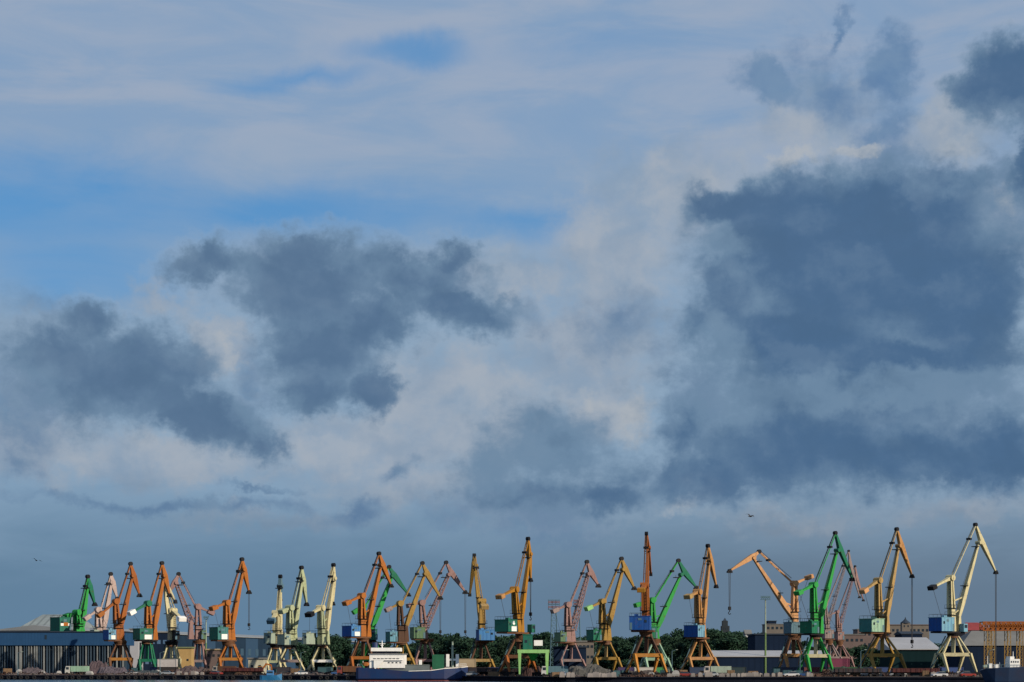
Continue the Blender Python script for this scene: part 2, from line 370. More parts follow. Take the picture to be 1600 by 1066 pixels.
# ------------------------------------------------------------------ portal cranes
Z = Vector((0,0,1))
def portal(r, B, hw, zb, za, leg, brace, beam, post, twist=20, spread=1.22, wapex=1.5):
    """four splayed legs under a square ring beam, raking braces up to the slewing ring"""
    B = Vector(B); top = []; bot = []; ap = []
    for i in range(4):
        a = R(225+90*i); rr = hw*1.414
        top.append(B+Vector((math.cos(a)*rr, math.sin(a)*rr, zb)))
        a2 = a+R(twist); bot.append(B+Vector((math.cos(a2)*rr*spread, math.sin(a2)*rr*spread, 1.25)))
        ap.append(B+Vector((math.cos(a)*wapex, math.sin(a)*wapex, za)))
    for i in range(4):
        k = MB(); d = bot[i]-top[i]; n = d.cross(Vector((-(top[i]-B).y, (top[i]-B).x, 0)))
        n = Vector(((top[i]-B).y, -(top[i]-B).x, 0)).normalized()
        k.sweep([(top[i]+Vector((0,0,.35)), .95, .85), (top[i].lerp(bot[i], .35), .85, .75), (bot[i], .5, .5)], n)
        lg = k.build('leg', paint(leg), r)
        k = MB(); c = bot[i]; k.box(c.x-1.5, c.x+1.5, c.y-.28, c.y+.28, B.z+.55, B.z+1.2); k.box(c.x-.5, c.x+.5, c.y-.2, c.y+.2, B.z+1.2, B.z+1.4)
        for dx in (-1.1,-.4,.4,1.1): k.tube((c.x+dx, c.y-.36, B.z+.36), (c.x+dx, c.y+.36, B.z+.36), .33, .33, 12)
        bg_ = k.build('bogie', paint('dark'), lg)
        bk = MB(); bk.bar(top[i], ap[i], .46, .5); bk.build('brace', paint(brace), r)
    k = MB()
    for i in range(4):
        a, b_ = top[i], top[(i+1)%4]; k.sweep([(a, .95, .6), (b_, .95, .6)], (b_-a).cross(Z).normalized())
    k.build('ring_beam', paint(beam), r)
    k = MB(); k.tube(B+Vector((0,0,zb-.3)), B+Vector((0,0,za-.45)), .55, .55, 14)
    for i in (0, 1): k.sweep([((top[i]+top[(i+1)%4])/2.0, .7, .45), ((top[i+2]+top[(i+3)%4])/2.0, .7, .45)], Vector((1,0,0)) if abs((top[i]-top[(i+1)%4]).x) > abs((top[i]-top[(i+1)%4]).y) else Vector((0,1,0)))
    k.build('post', paint(post), r)
    k = MB(); k.tube(B+Vector((0,0,za-.5)), B+Vector((0,0,za+.35)), wapex+.35, wapex+.15, 20)
    k.build('slewing_ring', paint('rustbrown'), r)
    k = MB()                # stair up one side of the portal
    a, b_ = bot[3]+Vector((0,0,0)), top[0]; s0 = (a+bot[0])/2
    k.bar(top[3].lerp(top[0], .2)+Vector((-.5,0,0)), B+Vector((-wapex-.7, .3, za)), .5, .12)
    k.bar(bot[3]+Vector((-.6,0,0)), top[3].lerp(top[0], .6)+Vector((-.5,0,0)), .5, .12)
    k.build('stair', paint('greyblue'), r)

def crane(D, ax, jib, T, P, N, F, Cc, Wt, box, hc, apex=None, beam=None, phi=38, hcl=None, fly=None, legc='same', beamc=None, bracec=None, postc=None,
          rope=None, sign=False, cabc=None, label='', thick=1.0, tower=None, wc=None, stripes=False, wallsign=False, lattice=False, cab=False, group='portal cranes on the quay', twist=20, hidebase=False, cwc=None):
    tower = tower or jib; fly = fly or jib; legc = jib if legc == 'same' else legc
    beamc = beamc or legc; bracec = bracec or legc; postc = postc or bracec  # lighter beam tones put the light on their front faces into colour
    B = Vector((gx(ax, D), D, QZ)); u = Vector((math.cos(R(phi)), math.sin(R(phi)), 0)); n = Vector((-math.sin(R(phi)), math.cos(R(phi)), 0))
    nor = n; E = Vector((0,0,EYE)); nf = n if n.y < 0 else -n      # nf: the side turned to the water
    def pl(p):                                   # where the sight line to (px, py) meets the crane's own jib plane
        d = Vector(((p[0]-800)/FPX, 1, (HY-p[1])/FPX)); t_ = (B-E).dot(nor)/d.dot(nor); return E+d*t_
    r = root('portal_crane', B, label, 'crane', group)
    s = D/540.0*thick; th = .82
    T, P, N, F, Cc, Wt = map(pl, (T, P, N, F, Cc, Wt))
    # house
    x0, x1, y0, y1 = box; zt = EYE+(HY-y0)/FPX*D; zb = EYE+(HY-y1)/FPX*D; wm = (x1-x0)/FPX*D
    ca, sa = abs(math.cos(R(phi))), abs(math.sin(R(phi)))
    cx = ((x0+x1)/2-800)/FPX*D
    if ca > .5:
        hu, hf = u, nf
        wd = min(4.6*s, wm*.62/max(sa, .3)); ln = max((wm-wd*sa)/ca, wm*.4)
        hcn = Vector((cx, B.y+(cx-B.x)*math.tan(R(phi)), 0))
    else:                                        # crane seen end on: the end wall faces the water
        hu, hf = n, (u if u.y < 0 else -u)
        wd = 5.0*s; ln = max((wm-wd*ca)/sa, wm*.4); hcn = Vector((cx, B.y, 0))+hf*2.4*s
    zap = (EYE+(HY-apex)/FPX*D) if apex else zb-1.0
    k = MB(); k.obox(hcn, hu, hf, ln/2, wd/2, zb, zt); hs = k.build('machine_house', paint(hc), r, bevel=.06)
    k = MB(); k.obox(hcn, hu, hf, ln/2+.12, wd/2+.12, zt, zt+.16); k.obox(hcn+hu*ln*.2, hu, hf, .5, .5, zt+.16, zt+.7); k.build('roof', paint(hcl or hc), hs)
    ff_ = hcn+hf*(wd/2+.03)
    if hcl:                                      # sunlit tone of the side wall, put into its colour
        k = MB(); k.obox(hcn+hf*(wd/2+.012), hu, hf, ln/2-.03, .012, zb+.05, zt-.05); k.build('sunlit_side', paint(hcl), hs)
    k = MB(); k.obox(ff_-hu*ln*.3, hu, hf, .34*s, .05, zb+(zt-zb)*.55, zb+(zt-zb)*.74); k.build('window', M_glass, hs)
    k = MB(); k.obox(ff_+hu*ln*.42, hu, hf, .33, .05, zb+.1, zb+(zt-zb)*.55); k.build('door', paint('greyblue'), hs)
    k = MB()                                     # roof railing and vents
    for sx in (-1, 1):
        k.bar(hcn+hu*sx*ln*.48+hf*wd*.48+Z*(zt+.95), hcn+hu*sx*ln*.48-hf*wd*.48+Z*(zt+.95), .06)
        k.bar(hcn-hu*ln*.48+hf*sx*wd*.48+Z*(zt+.95), hcn+hu*ln*.48+hf*sx*wd*.48+Z*(zt+.95), .06)
        for f_ in (-.48, -.16, .16, .48): k.bar(hcn+hu*f_*ln+hf*sx*wd*.48+Z*(zt+.1), hcn+hu*f_*ln+hf*sx*wd*.48+Z*(zt+.95), .06)
    k.build('railing', M_dark, hs)
    k = MB(); k.obox(ff_-hu*ln*.02, hu, hf, .5*s, .04, zb+(zt-zb)*.72, zb+(zt-zb)*.88); k.build('vent', paint('greyblue'), hs)
    for f_ in (-.5, -.25, 0, .25, .5):
        k = MB(); k.obox(hcn+hf*(wd/2+.02)+hu*f_*ln*.98, hu, hf, .05, .035, zb, zt); k.build('rib', paint(hc), hs)
    if sign:
        k = MB(); k.obox(ff_+hu*ln*.12+hf*.05, hu, hf, ln*.27, .05, zb+.15, zb+(zt-zb)*.46); k.build('sign_board', paint('white'), hs)
    if stripes:
        for i_, (cl_, f0, f1) in enumerate((('white',-.42,-.17),('orange',-.16,.22),('white',.23,.42))):
            k = MB(); k.obox(ff_+hu*ln*(f0+f1)/2+hf*.05, hu, hf, ln*(f1-f0)/2, .05, zb+(zt-zb)*.42, zb+(zt-zb)*(.66 if cl_ == 'orange' else .6)); k.build('sign_board', paint(cl_), hs)
    if wallsign:                                 # white tree-like emblem over a white name board
        k = MB(); k.obox(ff_+hu*ln*.10+hf*.05, hu, hf, ln*.05, .05, zb+(zt-zb)*.58, zb+(zt-zb)*.92); k.obox(ff_+hu*ln*.10+hf*.05, hu, hf, ln*.12, .04, zb+(zt-zb)*.64, zb+(zt-zb)*.76); k.build('emblem', paint('white'), hs)
    # platform from house to axis
    k = MB(); mid_ = (hcn+B)/2; lh = abs((hcn-B).dot(hu))/2+ln/2*.9
    k.obox(Vector((mid_.x, mid_.y, 0)), hu, hf, lh, wd/2*.8, zb-.5, zb-.04); k.tube(Vector((B.x,B.y,zap)), Vector((B.x,B.y,zb-.45)), 1.7*s, 1.9*s, 20)
    k.build('slewing_platform', paint('rustbrown' if legc not in ('green','deepgreen','cream','sage') else 'dark'), r)
    # tower column
    F0 = Vector((F.x, F.y, max(F.z, zb)))
    sg = 1 if (N-B).dot(u) > 0 else -1
    tb = Vector((Cc.x, Cc.y, zb)) + (B-Cc).dot(u)*u*.45; tb.z = zb
    mt = tb.lerp(Cc, .42)
    k = MB(); k.sweep([(tb, 1.9*s, 1.8*s), (mt, 1.6*s, 1.6*s)], nor)          # closed lower trunk
    tw = k.build('tower', paint(tower), r, bevel=.05)
    k = MB(); k.sweep([(mt-u*sg*.68*s, .55*s, 1.8*s), (Cc-u*sg*.42*s, .5*s, 1.5*s)], nor); k.sweep([(mt+u*sg*.66*s, .5*s, 1.7*s), (Cc+u*sg*.3*s, .45*s, 1.4*s)], nor)
    k.sweep([(mt.lerp(Cc, .5)-u*.6*s, .3*s, 1.0*s), (mt.lerp(Cc, .5)+u*.6*s, .3*s, 1.0*s)], nor)
    k.build('upper_frame', paint(tower), tw)
    for f_ in (.30, .43):
        k = MB(); c_ = tb.lerp(Cc, f_); k.obox(c_, u, n, 1.45*s, 1.3*s, c_.z, c_.z+.12)
        for a, b_ in ((-1,-1),(1,-1),(1,1),(-1,1),(0,-1)):
            pp = c_+u*a*1.35*s+n*b_*1.2*s; k.bar(pp, pp+Z*1.0, .06)
        for b_ in (-1, 1): k.bar(c_-u*1.35*s+n*b_*1.2*s+Z, c_+u*1.35*s+n*b_*1.2*s+Z, .06)
        k.build('platform', M_dark, tw)
    k = MB(); a = tb-u*1.2*s-n*.7*s; b_ = Cc-u*.75*s-n*.5*s; k.bar(a, b_, .07); k.bar(a+n*.5, b_+n*.5, .07)
    for i in range(14): p_ = a.lerp(b_, i/14); k.bar(p_, p_+n*.5, .05)
    k.build('ladder', M_dark, tw)
    # rocker head with counterweight arm
    hd = Cc+u*sg*.9*s+Z*.5*s
    k = MB(); k.sweep([(hd, .8*s, 1.5*s), (Cc, 1.25*s, 1.5*s), (Cc.lerp(Wt, .25), .7*s, 1.1*s), (Cc.lerp(Wt, .75), .45*s, .9*s), (Wt, .4*s, .8*s)], nor); k.tube(Cc-n*1.15*s, Cc+n*1.15*s, .85*s, .85*s, 14)
    ar = k.build('rocker_arm', paint(cwc or jib), r)
    k = MB(); wv = (Wt-Cc).normalized(); k.sweep([(Wt-wv*.9*s, 1.2*s, 2.2*s), (Wt+wv*1.0*s, 1.2*s, 2.2*s)], nor); k.build('counterweight', paint(wc or jib), ar, bevel=.08)
    # jib
    k = MB(); up = 1
    def truss(k, a, b_, w0, w1, d0, d1, cells, tc_):
        ax = (b_-a).normalized(); up_ = ax.cross(nor).normalized()
        def q(f, i):
            w_ = w0+(w1-w0)*f; d_ = d0+(d1-d0)*f; sx, sy = ((-1,-1),(1,-1),(1,1),(-1,1))[i%4]; return a.lerp(b_, f)+nor*sx*w_/2+up_*sy*d_/2
        for i in range(4): k.bar(q(0,i), q(1,i), tc_)
        for j in range(cells):
            for i in range(4): k.bar(q(j/cells,i), q((j+1)/cells,i+1), tc_*.6); k.bar(q((j+1)/cells,i), q((j+1)/cells,i+1), tc_*.6)
    if lattice: truss(k, F, P, 1.9*s, .9*s, 1.5*s, .7*s, 14, .2*s)
    else: k.sweep([(F, .9*s, 1.5*s), (F.lerp(P, .2), 1.35*s, 1.5*s), (F.lerp(P, .45), 1.2*s, 1.2*s), (F.lerp(P, .8), .85*s, .9*s), (P, .6*s, .8*s)], nor)
    jb = k.build('jib', paint(jib), r, bevel=.05)
    k = MB(); fb = Vector((F.x, F.y, zb)); k.sweep([(fb, 1.5*s, 1.9*s), (F+Z*.5, .8*s, 1.9*s)], nor) if F.z > zb+.3 else k.obox(fb, u, n, .7*s, .9*s, zb, zb+.8*s)
    k.build('foot_bracket', paint(tower), jb)
    for f_ in (.42, .94):
        k = MB(); c_ = F.lerp(P, f_)-u*sg*.9*s; k.obox(c_, u, n, .7*s, .9*s, c_.z, c_.z+.2*s)
        k.bar(c_-u*.6*s-n*.8*s, c_-u*.6*s-n*.8*s+Z*.9, .08); k.bar(c_+u*.6*s-n*.8*s, c_+u*.6*s-n*.8*s+Z*.9, .08)
        k.build('platform', M_dark, jb)
    # luffing rack between tower and jib
    k = MB(); k.bar(tb.lerp(Cc, .55), F.lerp(P, .28), .35*s, .35*s); k.bar(tb.lerp(Cc, .3), F.lerp(P, .12), .3*s, .3*s); k.build('luffing_rack', paint(tower), r)
    # fly jib
    M_ = P.lerp(T.lerp(N, max(.1, min(.6, (T-P).length/((T-P).length+(P-N).length)))), .75)
    k = MB(); k.sweep([(T, .5*s, .8*s), (T.lerp(M_, .6), 1.0*s, 1.0*s), (M_, 1.5*s, 1.1*s), (M_.lerp(N, .3), 1.25*s, 1.0*s), (M_.lerp(N, .75), .7*s, .7*s), (N, .4*s, .5*s)], nor)
    k.tube(P-n*.9*s, P+n*.9*s, .55*s, .55*s, 12)
    fj = k.build('fly_jib', paint(fly), r, bevel=.05)
    k = MB(); k.tube(T-n*.45*s, T+n*.45*s, .58*s, .58*s, 14); k.build('sheave', M_dark, fj)
    k = MB(); k.tube(N-n*.4*s, N+n*.4*s, .52*s, .52*s, 14); k.obox(N-Z*.2, u, n, .75*s, .4*s, N.z-.6*s, N.z-.1*s); k.build('sheave', M_dark, fj)
    # tie rods
    k = MB()
    for o_ in (-.4, .4): k.bar(hd+n*o_*s, T+n*o_*.8*s, .2*s, .24*s)
    for f_ in (.2,.4,.6,.8): c_ = hd.lerp(T, f_); k.bar(c_-n*.4*s, c_+n*.4*s, .13*s)
    tr = k.build('tie_rod', paint(jib), r)
    k = MB(); c_ = hd.lerp(T, .72); k.obox(c_, u, n, .4*s, .7*s, c_.z-.3*s, c_.z+.3*s); k.build('guide_sheave', M_dark, tr)
    k = MB()                # running ropes over the sheaves and the stays down to the house
    for o_ in (-.2, .2): k.tube(hd+Z*1.0*s+n*o_, T+Z*.5*s+n*o_, .045, .045, 5); k.tube(T+n*o_, N+n*o_+Z*.4, .04, .04, 5); k.tube(tb.lerp(Cc, .2)+n*o_, P+n*o_-u*sg*.5, .04, .04, 5)
    k.tube(Wt+Z*.2, Vector((hcn.x, hcn.y, zt)), .05, .05, 5)
    k.build('rigging', M_rope, r)
    # cab
    if cab:
        k = MB(); c_ = Vector((B.x, B.y, 0))+u*sg*1.9*s+nf*2.0*s; k.obox(c_, u, n, .85*s, .8*s, zb-.1, zb+2.2*s); cb = k.build('cab', paint(cabc or hcl or hc), r, bevel=.06)
        k = MB(); k.obox(c_+u*sg*.03, u, n, .86*s, .6*s, zb+1.0*s, zb+1.9*s); k.obox(c_+nf*.03, u, n, .6*s, .81*s, zb+1.0*s, zb+1.9*s); k.build('window', M_glass, cb)
    # ropes
    rl = rope if rope is not None else N.z-4
    if rope is not None:
        d = Vector(((0), 0, 0)); zr = EYE+(HY-rope)/FPX*N.y
        k = MB()
        for o_ in (-.22, .22): k.tube(N+u*o_-Z*.6, Vector((N.x, N.y, zr))+u*o_*.6, .075, .075, 6)
        k.build('hoist_rope', M_rope, r)
        hp = Vector((N.x, N.y, zr))
        k = MB(); k.obox(hp, u, n, .35, .3, hp.z-1.0, hp.z)
        k.tube(hp-Z*1.0, hp-Z*1.5, .12, .12, 8)
        for i in range(8):
            a0 = R(90-i*32); a1 = R(90-(i+1)*32); k.tube(hp-Z*1.85+u*math.cos(a0)*.38+Z*math.sin(a0)*.38, hp-Z*1.85+u*math.cos(a1)*.38+Z*math.sin(a1)*.38, .12, .1, 6)
        k.build('hook', M_dark, r)
    if not hidebase:
        if beam is None: beam = (ax-22*540/D, ax+22*540/D, HY+ -17*540/D)
        hw = (beam[1]-beam[0])/2/FPX*D; zbeam = EYE+(HY-beam[2])/FPX*D
        BB = Vector((gx((beam[0]+beam[1])/2, D), D, QZ))
        portal(r, BB, hw*.93, zbeam-QZ, zap-QZ, legc, bracec, beamc, postc, twist=twist, wapex=1.4*s)
    return r

# phrases that tell where along the quay a repeated thing stands
MARKS = [(-300,'at the left end of the blue hall'),(60,'in front of the left half of the blue hall'),(120,'below the green crane behind the blue hall'),(158,'below the pinkish white crane'),(188,'by the rust orange crane at the blue hall'),
 (233,'by the orange crane with green portal legs'),(268,'by the thin cream crane'),(311,'by the pink crane leaning left'),(357,'by the orange crane standing alone'),(400,'by the cream block on the quay'),(432,'by the slim head-on cream crane'),
 (458,'by the pale sage crane'),(505,'by the right one of the cream cranes'),(535,'between the cream cranes and the orange crane with the blue house'),(567,'by the orange crane with the blue house'),(628,'by the yellow crane above the ship'),
 (668,'by the pink crane behind the ship'),(708,'behind the foremast of the ship'),(754,'by the narrow head-on ochre crane'),(790,'by the amber crane with the white sign'),(833,'by the pale green portal frame'),(866,'by the left lattice light tower'),(892,'by the pink crane with the olive house'),
 (944,'by the yellow ochre crane with the small green house'),(975,'between the ochre crane and the head-on dark orange crane'),(1009,'by the head-on dark orange crane'),(1045,'between the head-on crane and the clear orange portal'),(1095,'by the tan crane with the clear orange portal'),
 (1134,'under the dark stepped tower'),(1165,'in front of the white-roofed shed'),(1196,'by the slim light mast'),(1240,'by the peach crane reaching left'),(1275,'by the bright green crane'),(1320,'by the pale pink cranes'),
 (1376,'by the tan crane with the mint side'),(1430,'below the broad pale sloping roof'),(1490,'by the rightmost cream crane'),(1530,'left of the orange gantry'),(1580,'by the orange gantry'),(2000,'beyond the orange gantry')]
def where(px): return min(MARKS, key=lambda m: abs(m[0]-px))[1]

# ------------------------------------------------------------------ the cranes, right to left
crane(530, 1490, 'cream', (1524,820),(1529,848),(1556,894),(1496,966),(1485,903),(1457,918),(1447,1487,966,987),'houseblue', apex=994, beam=(1467,1512,1023),
      hcl='lightblue', rope=1048, cab=True, cabc='lightblue', postc='cream', beamc='cream', wc='dark', label='cream crane with a blue house and pale blue sunlit side, nearest the right edge')
crane(542, 1376, 'sand', (1401,827),(1404,853),(1425,900),(1384,966),(1372,907),(1350,923),(1340,1379,968,988),'teal', apex=995, beam=(1354,1403,1024),
      hcl='mint', rope=1000, legc='ochre', beamc='ochre', wc='peach', fly='tan', label='tan crane with a teal house whose sunlit side is pale mint green')
crane(545, 1275, 'green', (1305,833),(1308,860),(1332,905),(1281,968),(1271,914),(1248,926),(1249,1277,972,990),'deepgreen', apex=996, beam=(1257,1292,1025),
      hcl='deepgreen', rope=None, fly='deepgreen', beamc='cream', postc='cream', label='bright green crane with a dark green house and a whitish portal beam')
crane(562, 1242, 'peach', (1186,862),(1177,872),(1140,892),(1240,967),(1241,912),(1264,902),(1225,1250,973,990),'greyblue', apex=997, beam=(1224,1256,1024),
      phi=201, rope=948, legc='tan', bracec='rustbrown', cwc='peach', label='peach orange crane reaching far out to the left, its hook rope over open sky')
crane(612, 1095, 'tan', (1106,853),(1108,876),(1119,916),(1097,978),(1090,925),(1076,932),(1067,1100,978,996),'houseblue', apex=1000, beam=(1074,1115,1029), phi=52,
      hcl='lightblue', legc='tan', beamc='peach', wc='sand', label='tan crane with a blue house, its orange portal clear against the dark trees')
crane(520, 1009, 'rustorange', (1010,834),(1012,856),(1017,897),(1010,962),(1007,915),(1002,922),(984,1020,964,985),'houseblue', apex=992, beam=(989,1031,1024), phi=80,
      legc='beamorange', bracec='brown', postc='brown', beamc='beamorange', wc='amber', label='dark orange crane turned head-on above a large bright blue house')
crane(640, 1022, 'green', (1060,876),(1064,898),(1088,918),(1025,985),(1019,938),(997,945),(1006,1026,980,998),'deepgreen', apex=1006, beam=(1006,1042,1030), phi=20,
      fly='deepgreen', legc='mint', label='green crane standing behind the dark orange crane with the blue house')
crane(640, 944, 'ochre', (971,873),(973,890),(991,919),(950,980),(941,940),(920,950),(916,939,985,1001),'housegreen', apex=1005, beam=(929,965,1029), phi=24,
      hcl='deepgreen', legc='ochre', postc='sand', wc='lime', label='yellow ochre crane with a small green house, left of the head-on dark orange crane')
crane(700, 889, 'pink', (917,878),(919,897),(935,915),(894,985),(887,945),(867,954),(866,885,989,1003),'olive', apex=1006, beam=(875,910,1032), phi=22,
      legc='pink', beamc='palepink', wc='palepink', lattice=True, label='pink crane with an olive green house beside the lattice light towers')
crane(540, 815, 'amber', (825,842),(827,866),(829,906),(813,970),(804,921),(782,932),(773,808,970,988),'housegreen', apex=1000, beam=(790,830,1026), phi=56,
      hcl='housegreen', rope=957, sign=True, wallsign=True, cab=True, legc='rustorange', bracec='rustbrown', beamc='rustbrown', wc='tan', fly='amber', label='amber crane with a dark green house carrying a white sign board')
crane(640, 754, 'ochre', (741,868),(742,884),(734,929),(752,972),(753,940),(757,948),(741,771,985,1001),'houseblue', apex=1005, beam=(735,768,1032), phi=101,
      hcl='skyblue', legc='ochre', bracec='brown', beamc='sand', wc='sand', label='narrow ochre crane turned head-on above a mid blue house')
crane(655, 668, 'pink', (697,879),(701,898),(727,925),(664,982),(659,942),(641,946),(640,665,981,998),'olive', apex=1003, beam=(649,680,1032), phi=18,
      rope=985, legc='pink', beamc='pink', hcl='olive', lattice=True, label='pink crane with an olive house reaching right, directly behind the white ship house')
crane(640, 628, 'ochre', (660,880),(664,897),(688,934),(634,980),(625,943),(607,952),(602,622,988,1003),'teal', apex=1005, beam=(611,645,1030), phi=20,
      hcl='lightblue', rope=985, cwc='ochre', wc='palepink', tower='brown', legc='ochre', label='yellow crane with a dark tower and a small light cyan house above the ship')
crane(650, 577, 'green', (608,886),(613,900),(638,929),(581,983),(567,948),(556,955),(572,590,984,1000),'housegreen', apex=1004, beam=(565,598,1030), phi=20,
      fly='deepgreen', label='bright green crane close behind the orange crane with the blue house')
crane(605, 567, 'orange', (592,865),(595,883),(611,915),(574,978),(565,931),(542,942),(535,565,979,995),'houseblue', apex=1000, beam=(549,585,1028), phi=40,
      hcl='skyblue', sign=True, legc='rustorange', bracec='rustbrown', beamc='orange', label='orange crane with a blue house and white sign left of the ship')
crane(690, 505, 'cream', (521,883),(521,904),(520,943),(509,988),(501,950),(484,960),(482,500,990,1007),'palesage', apex=1010, beam=(488,522,1033), phi=62,
      tower='sage', beamc='white', wc='dark', label='cream crane with a pale sage house, the right one of the two cream cranes')
crane(690, 453, 'sage', (471,887),(472,905),(479,944),(459,986),(453,950),(442,955),(434,455,992,1008),'palesage', apex=1012, beam=(437,470,1033), phi=48,
      beamc='palepink', bracec='cream', legc='cream', label='pale sage crane with raking cream braces, beside the narrow head-on crane')
crane(720, 432, 'cream', (438,901),(438,916),(438,936),(436,985),(432,958),(424,970),(419,436,990,1006),'palesage', apex=1012, beam=(418,444,1034), phi=75,
      fly='greyblue', beamc='sage', legc='cream', wc='greyblue', label='slim cream crane turned head-on with a dark blue fly jib')
crane(640, 357, 'orange', (378,874),(380,890),(389,925),(362,978),(354,942),(334,950),(328,359,981,1000),'housegreen', apex=1008, beam=(344,376,1030), phi=40,
      hcl='teal', rope=974, sign=True, legc='orange', beamc='beamorange', bracec='orange', label='orange crane standing alone with a green house and a long hook rope')
crane(720, 311, 'pink', (279,897),(275,911),(263,928),(298,972),(309,948),(329,957),(308,323,986,999),'olive', apex=1004, beam=(302,321,1033), phi=203,
      legc='pink', beamc='palepink', lattice=True, label='pink crane leaning left with a high column, between two orange cranes')
crane(655, 268, 'cream', (255,905),(257,918),(274,940),(268,990),(270,955),(284,967),(262,276,987,1000),'dark', apex=1008, beam=(256,280,1031), phi=118,
      tower='cream', legc='cream', wc='white', cab=False, label='thin cream crane in front of the orange crane with the green rocker')
crane(648, 233, 'orange', (253,880),(256,900),(265,930),(241,980),(231,943),(206,957),(208,241,983,1000),'housegreen', apex=1004, beam=(219,241,1032), phi=36,
      sign=True, cwc='deepgreen', wc='white', legc='deepgreen', bracec='deepgreen', beamc='deepgreen', label='orange crane with green rocker arm and green portal legs')
crane(650, 188, 'rustorange', (204,881),(207,900),(218,930),(189,978),(181,940),(157,960),(161,185,985,1000),'houseblue', apex=1006, beam=(173,204,1030), phi=32,
      hcl='lightblue', sign=True, wc='orange', legc='rustbrown', bracec='rustbrown', beamc='beamorange', label='rust orange crane in front of the long blue hall')
crane(800, 158, 'pinkwhite', (173,897),(174,910),(183,935),(162,982),(153,953),(136,965),(140,158,985,1000),'palesage', phi=30, hidebase=False,
      label='pinkish white crane rising from behind the blue hall')
crane(820, 123, 'green', (137,901),(137,916),(148,944),(127,983),(120,957),(106,962),(84,117,966,988),'housegreen', phi=48, stripes=True,
      fly='deepgreen', label='green crane behind the blue hall with a striped sign on its green house')
crane(760, 1296, 'palepink', (1326,861),(1322,880),(1343,933),(1294,970),(1290,945),(1277,952),(1284,1302,985,998),'palepink', apex=1006, phi=14,
      thick=.58, lattice=True, label='pale pink crane half hidden behind the bright green crane')
crane(770, 1312, 'pink', (1336,885),(1333,903),(1349,938),(1313,976),(1308,956),(1294,962),(1302,1318,988,1000),'pink', apex=1008, phi=24,
      thick=.55, lattice=True, label='faded pink crane with a short jib, left of the mint-sided tan crane')

# sign stripes on the green house behind the hall
# ------------------------------------------------------------------ green portal frame on the quay with its hopper house
def green_portal():
    D = 525; r = root('hopper_portal', (gx(833,D), D, QZ), 'pale green square portal frame with a dark green house on top', 'portal')
    x0, x1 = gx(812,D), gx(855,D); zt = EYE+(HY-1016)/FPX*D
    for x in (x0, x1):
        for y in (D, D+6):
            k = MB(); k.sweep([(Vector((x,y,QZ+.7)), .45, .5), (Vector((x,y,zt-.8)), .9, .8)], Vector((0,1,0)))
            l = k.build('leg', paint('lime'), r); k = MB(); k.box(x-.8,x+.8,y-.3,y+.3,QZ+.25,QZ+.7); k.tube((x-.5,y-.33,QZ+.27),(x-.5,y+.33,QZ+.27),.26); k.tube((x+.5,y-.33,QZ+.27),(x+.5,y+.33,QZ+.27),.26); k.build('bogie', M_dark, l)
    k = MB()
    for y in (D, D+6): k.box(x0-.6,x1+.6,y-.42,y+.42,zt-.8,zt+.15)
    for x in (x0, x1): k.box(x-.4,x+.4,D+.43,D+5.57,zt-.75,zt+.1)
    k.build('beam', paint('lime'), r)
    xa, xb = gx(817,D), gx(832,D); z1 = EYE+(HY-992)/FPX*D
    k = MB(); k.box(xa,xb,D+.5,D+5.5,zt+.15,z1); h = k.build('machine_house', paint('housegreen'), r, bevel=.05)
    k = MB(); k.box(xa-.15,xb+.15,D+.35,D+5.65,z1,z1+.15); k.build('roof', paint('deepgreen'), h)
    k = MB(); k.box(xa+.5,xa+1.2,D+.46,D+.52,zt+2,zt+2.8); k.build('window', M_glass, h)
    k = MB(); k.box(gx(834.5,D),gx(848,D),D+.6,D+.75,EYE+(HY-1009)/FPX*D,EYE+(HY-1000.5)/FPX*D); sb = k.build('sign_board', paint('white'), r)
    k = MB(); k.bar((gx(836,D),D+.8,zt+.1),(gx(836,D),D+.8,zt+1.4),.15); k.bar((gx(847,D),D+.8,zt+.1),(gx(847,D),D+.8,zt+1.4),.15); k.build('post', M_dark, sb)
    k = MB(); c = Vector((gx(833,D), D+3, 0)); 
    k.poly([(c.x-1.6,c.y-1.6,zt-.9),(c.x+1.6,c.y-1.6,zt-.9),(c.x+1.6,c.y+1.6,zt-.9),(c.x-1.6,c.y+1.6,zt-.9),(c.x-.4,c.y-.4,zt-3),(c.x+.4,c.y-.4,zt-3),(c.x+.4,c.y+.4,zt-3),(c.x-.4,c.y+.4,zt-3)],
        [(0,1,2,3),(7,6,5,4),(0,4,5,1),(1,5,6,2),(2,6,7,3),(3,7,4,0)]); k.build('hopper', paint('green'), r)
green_portal()

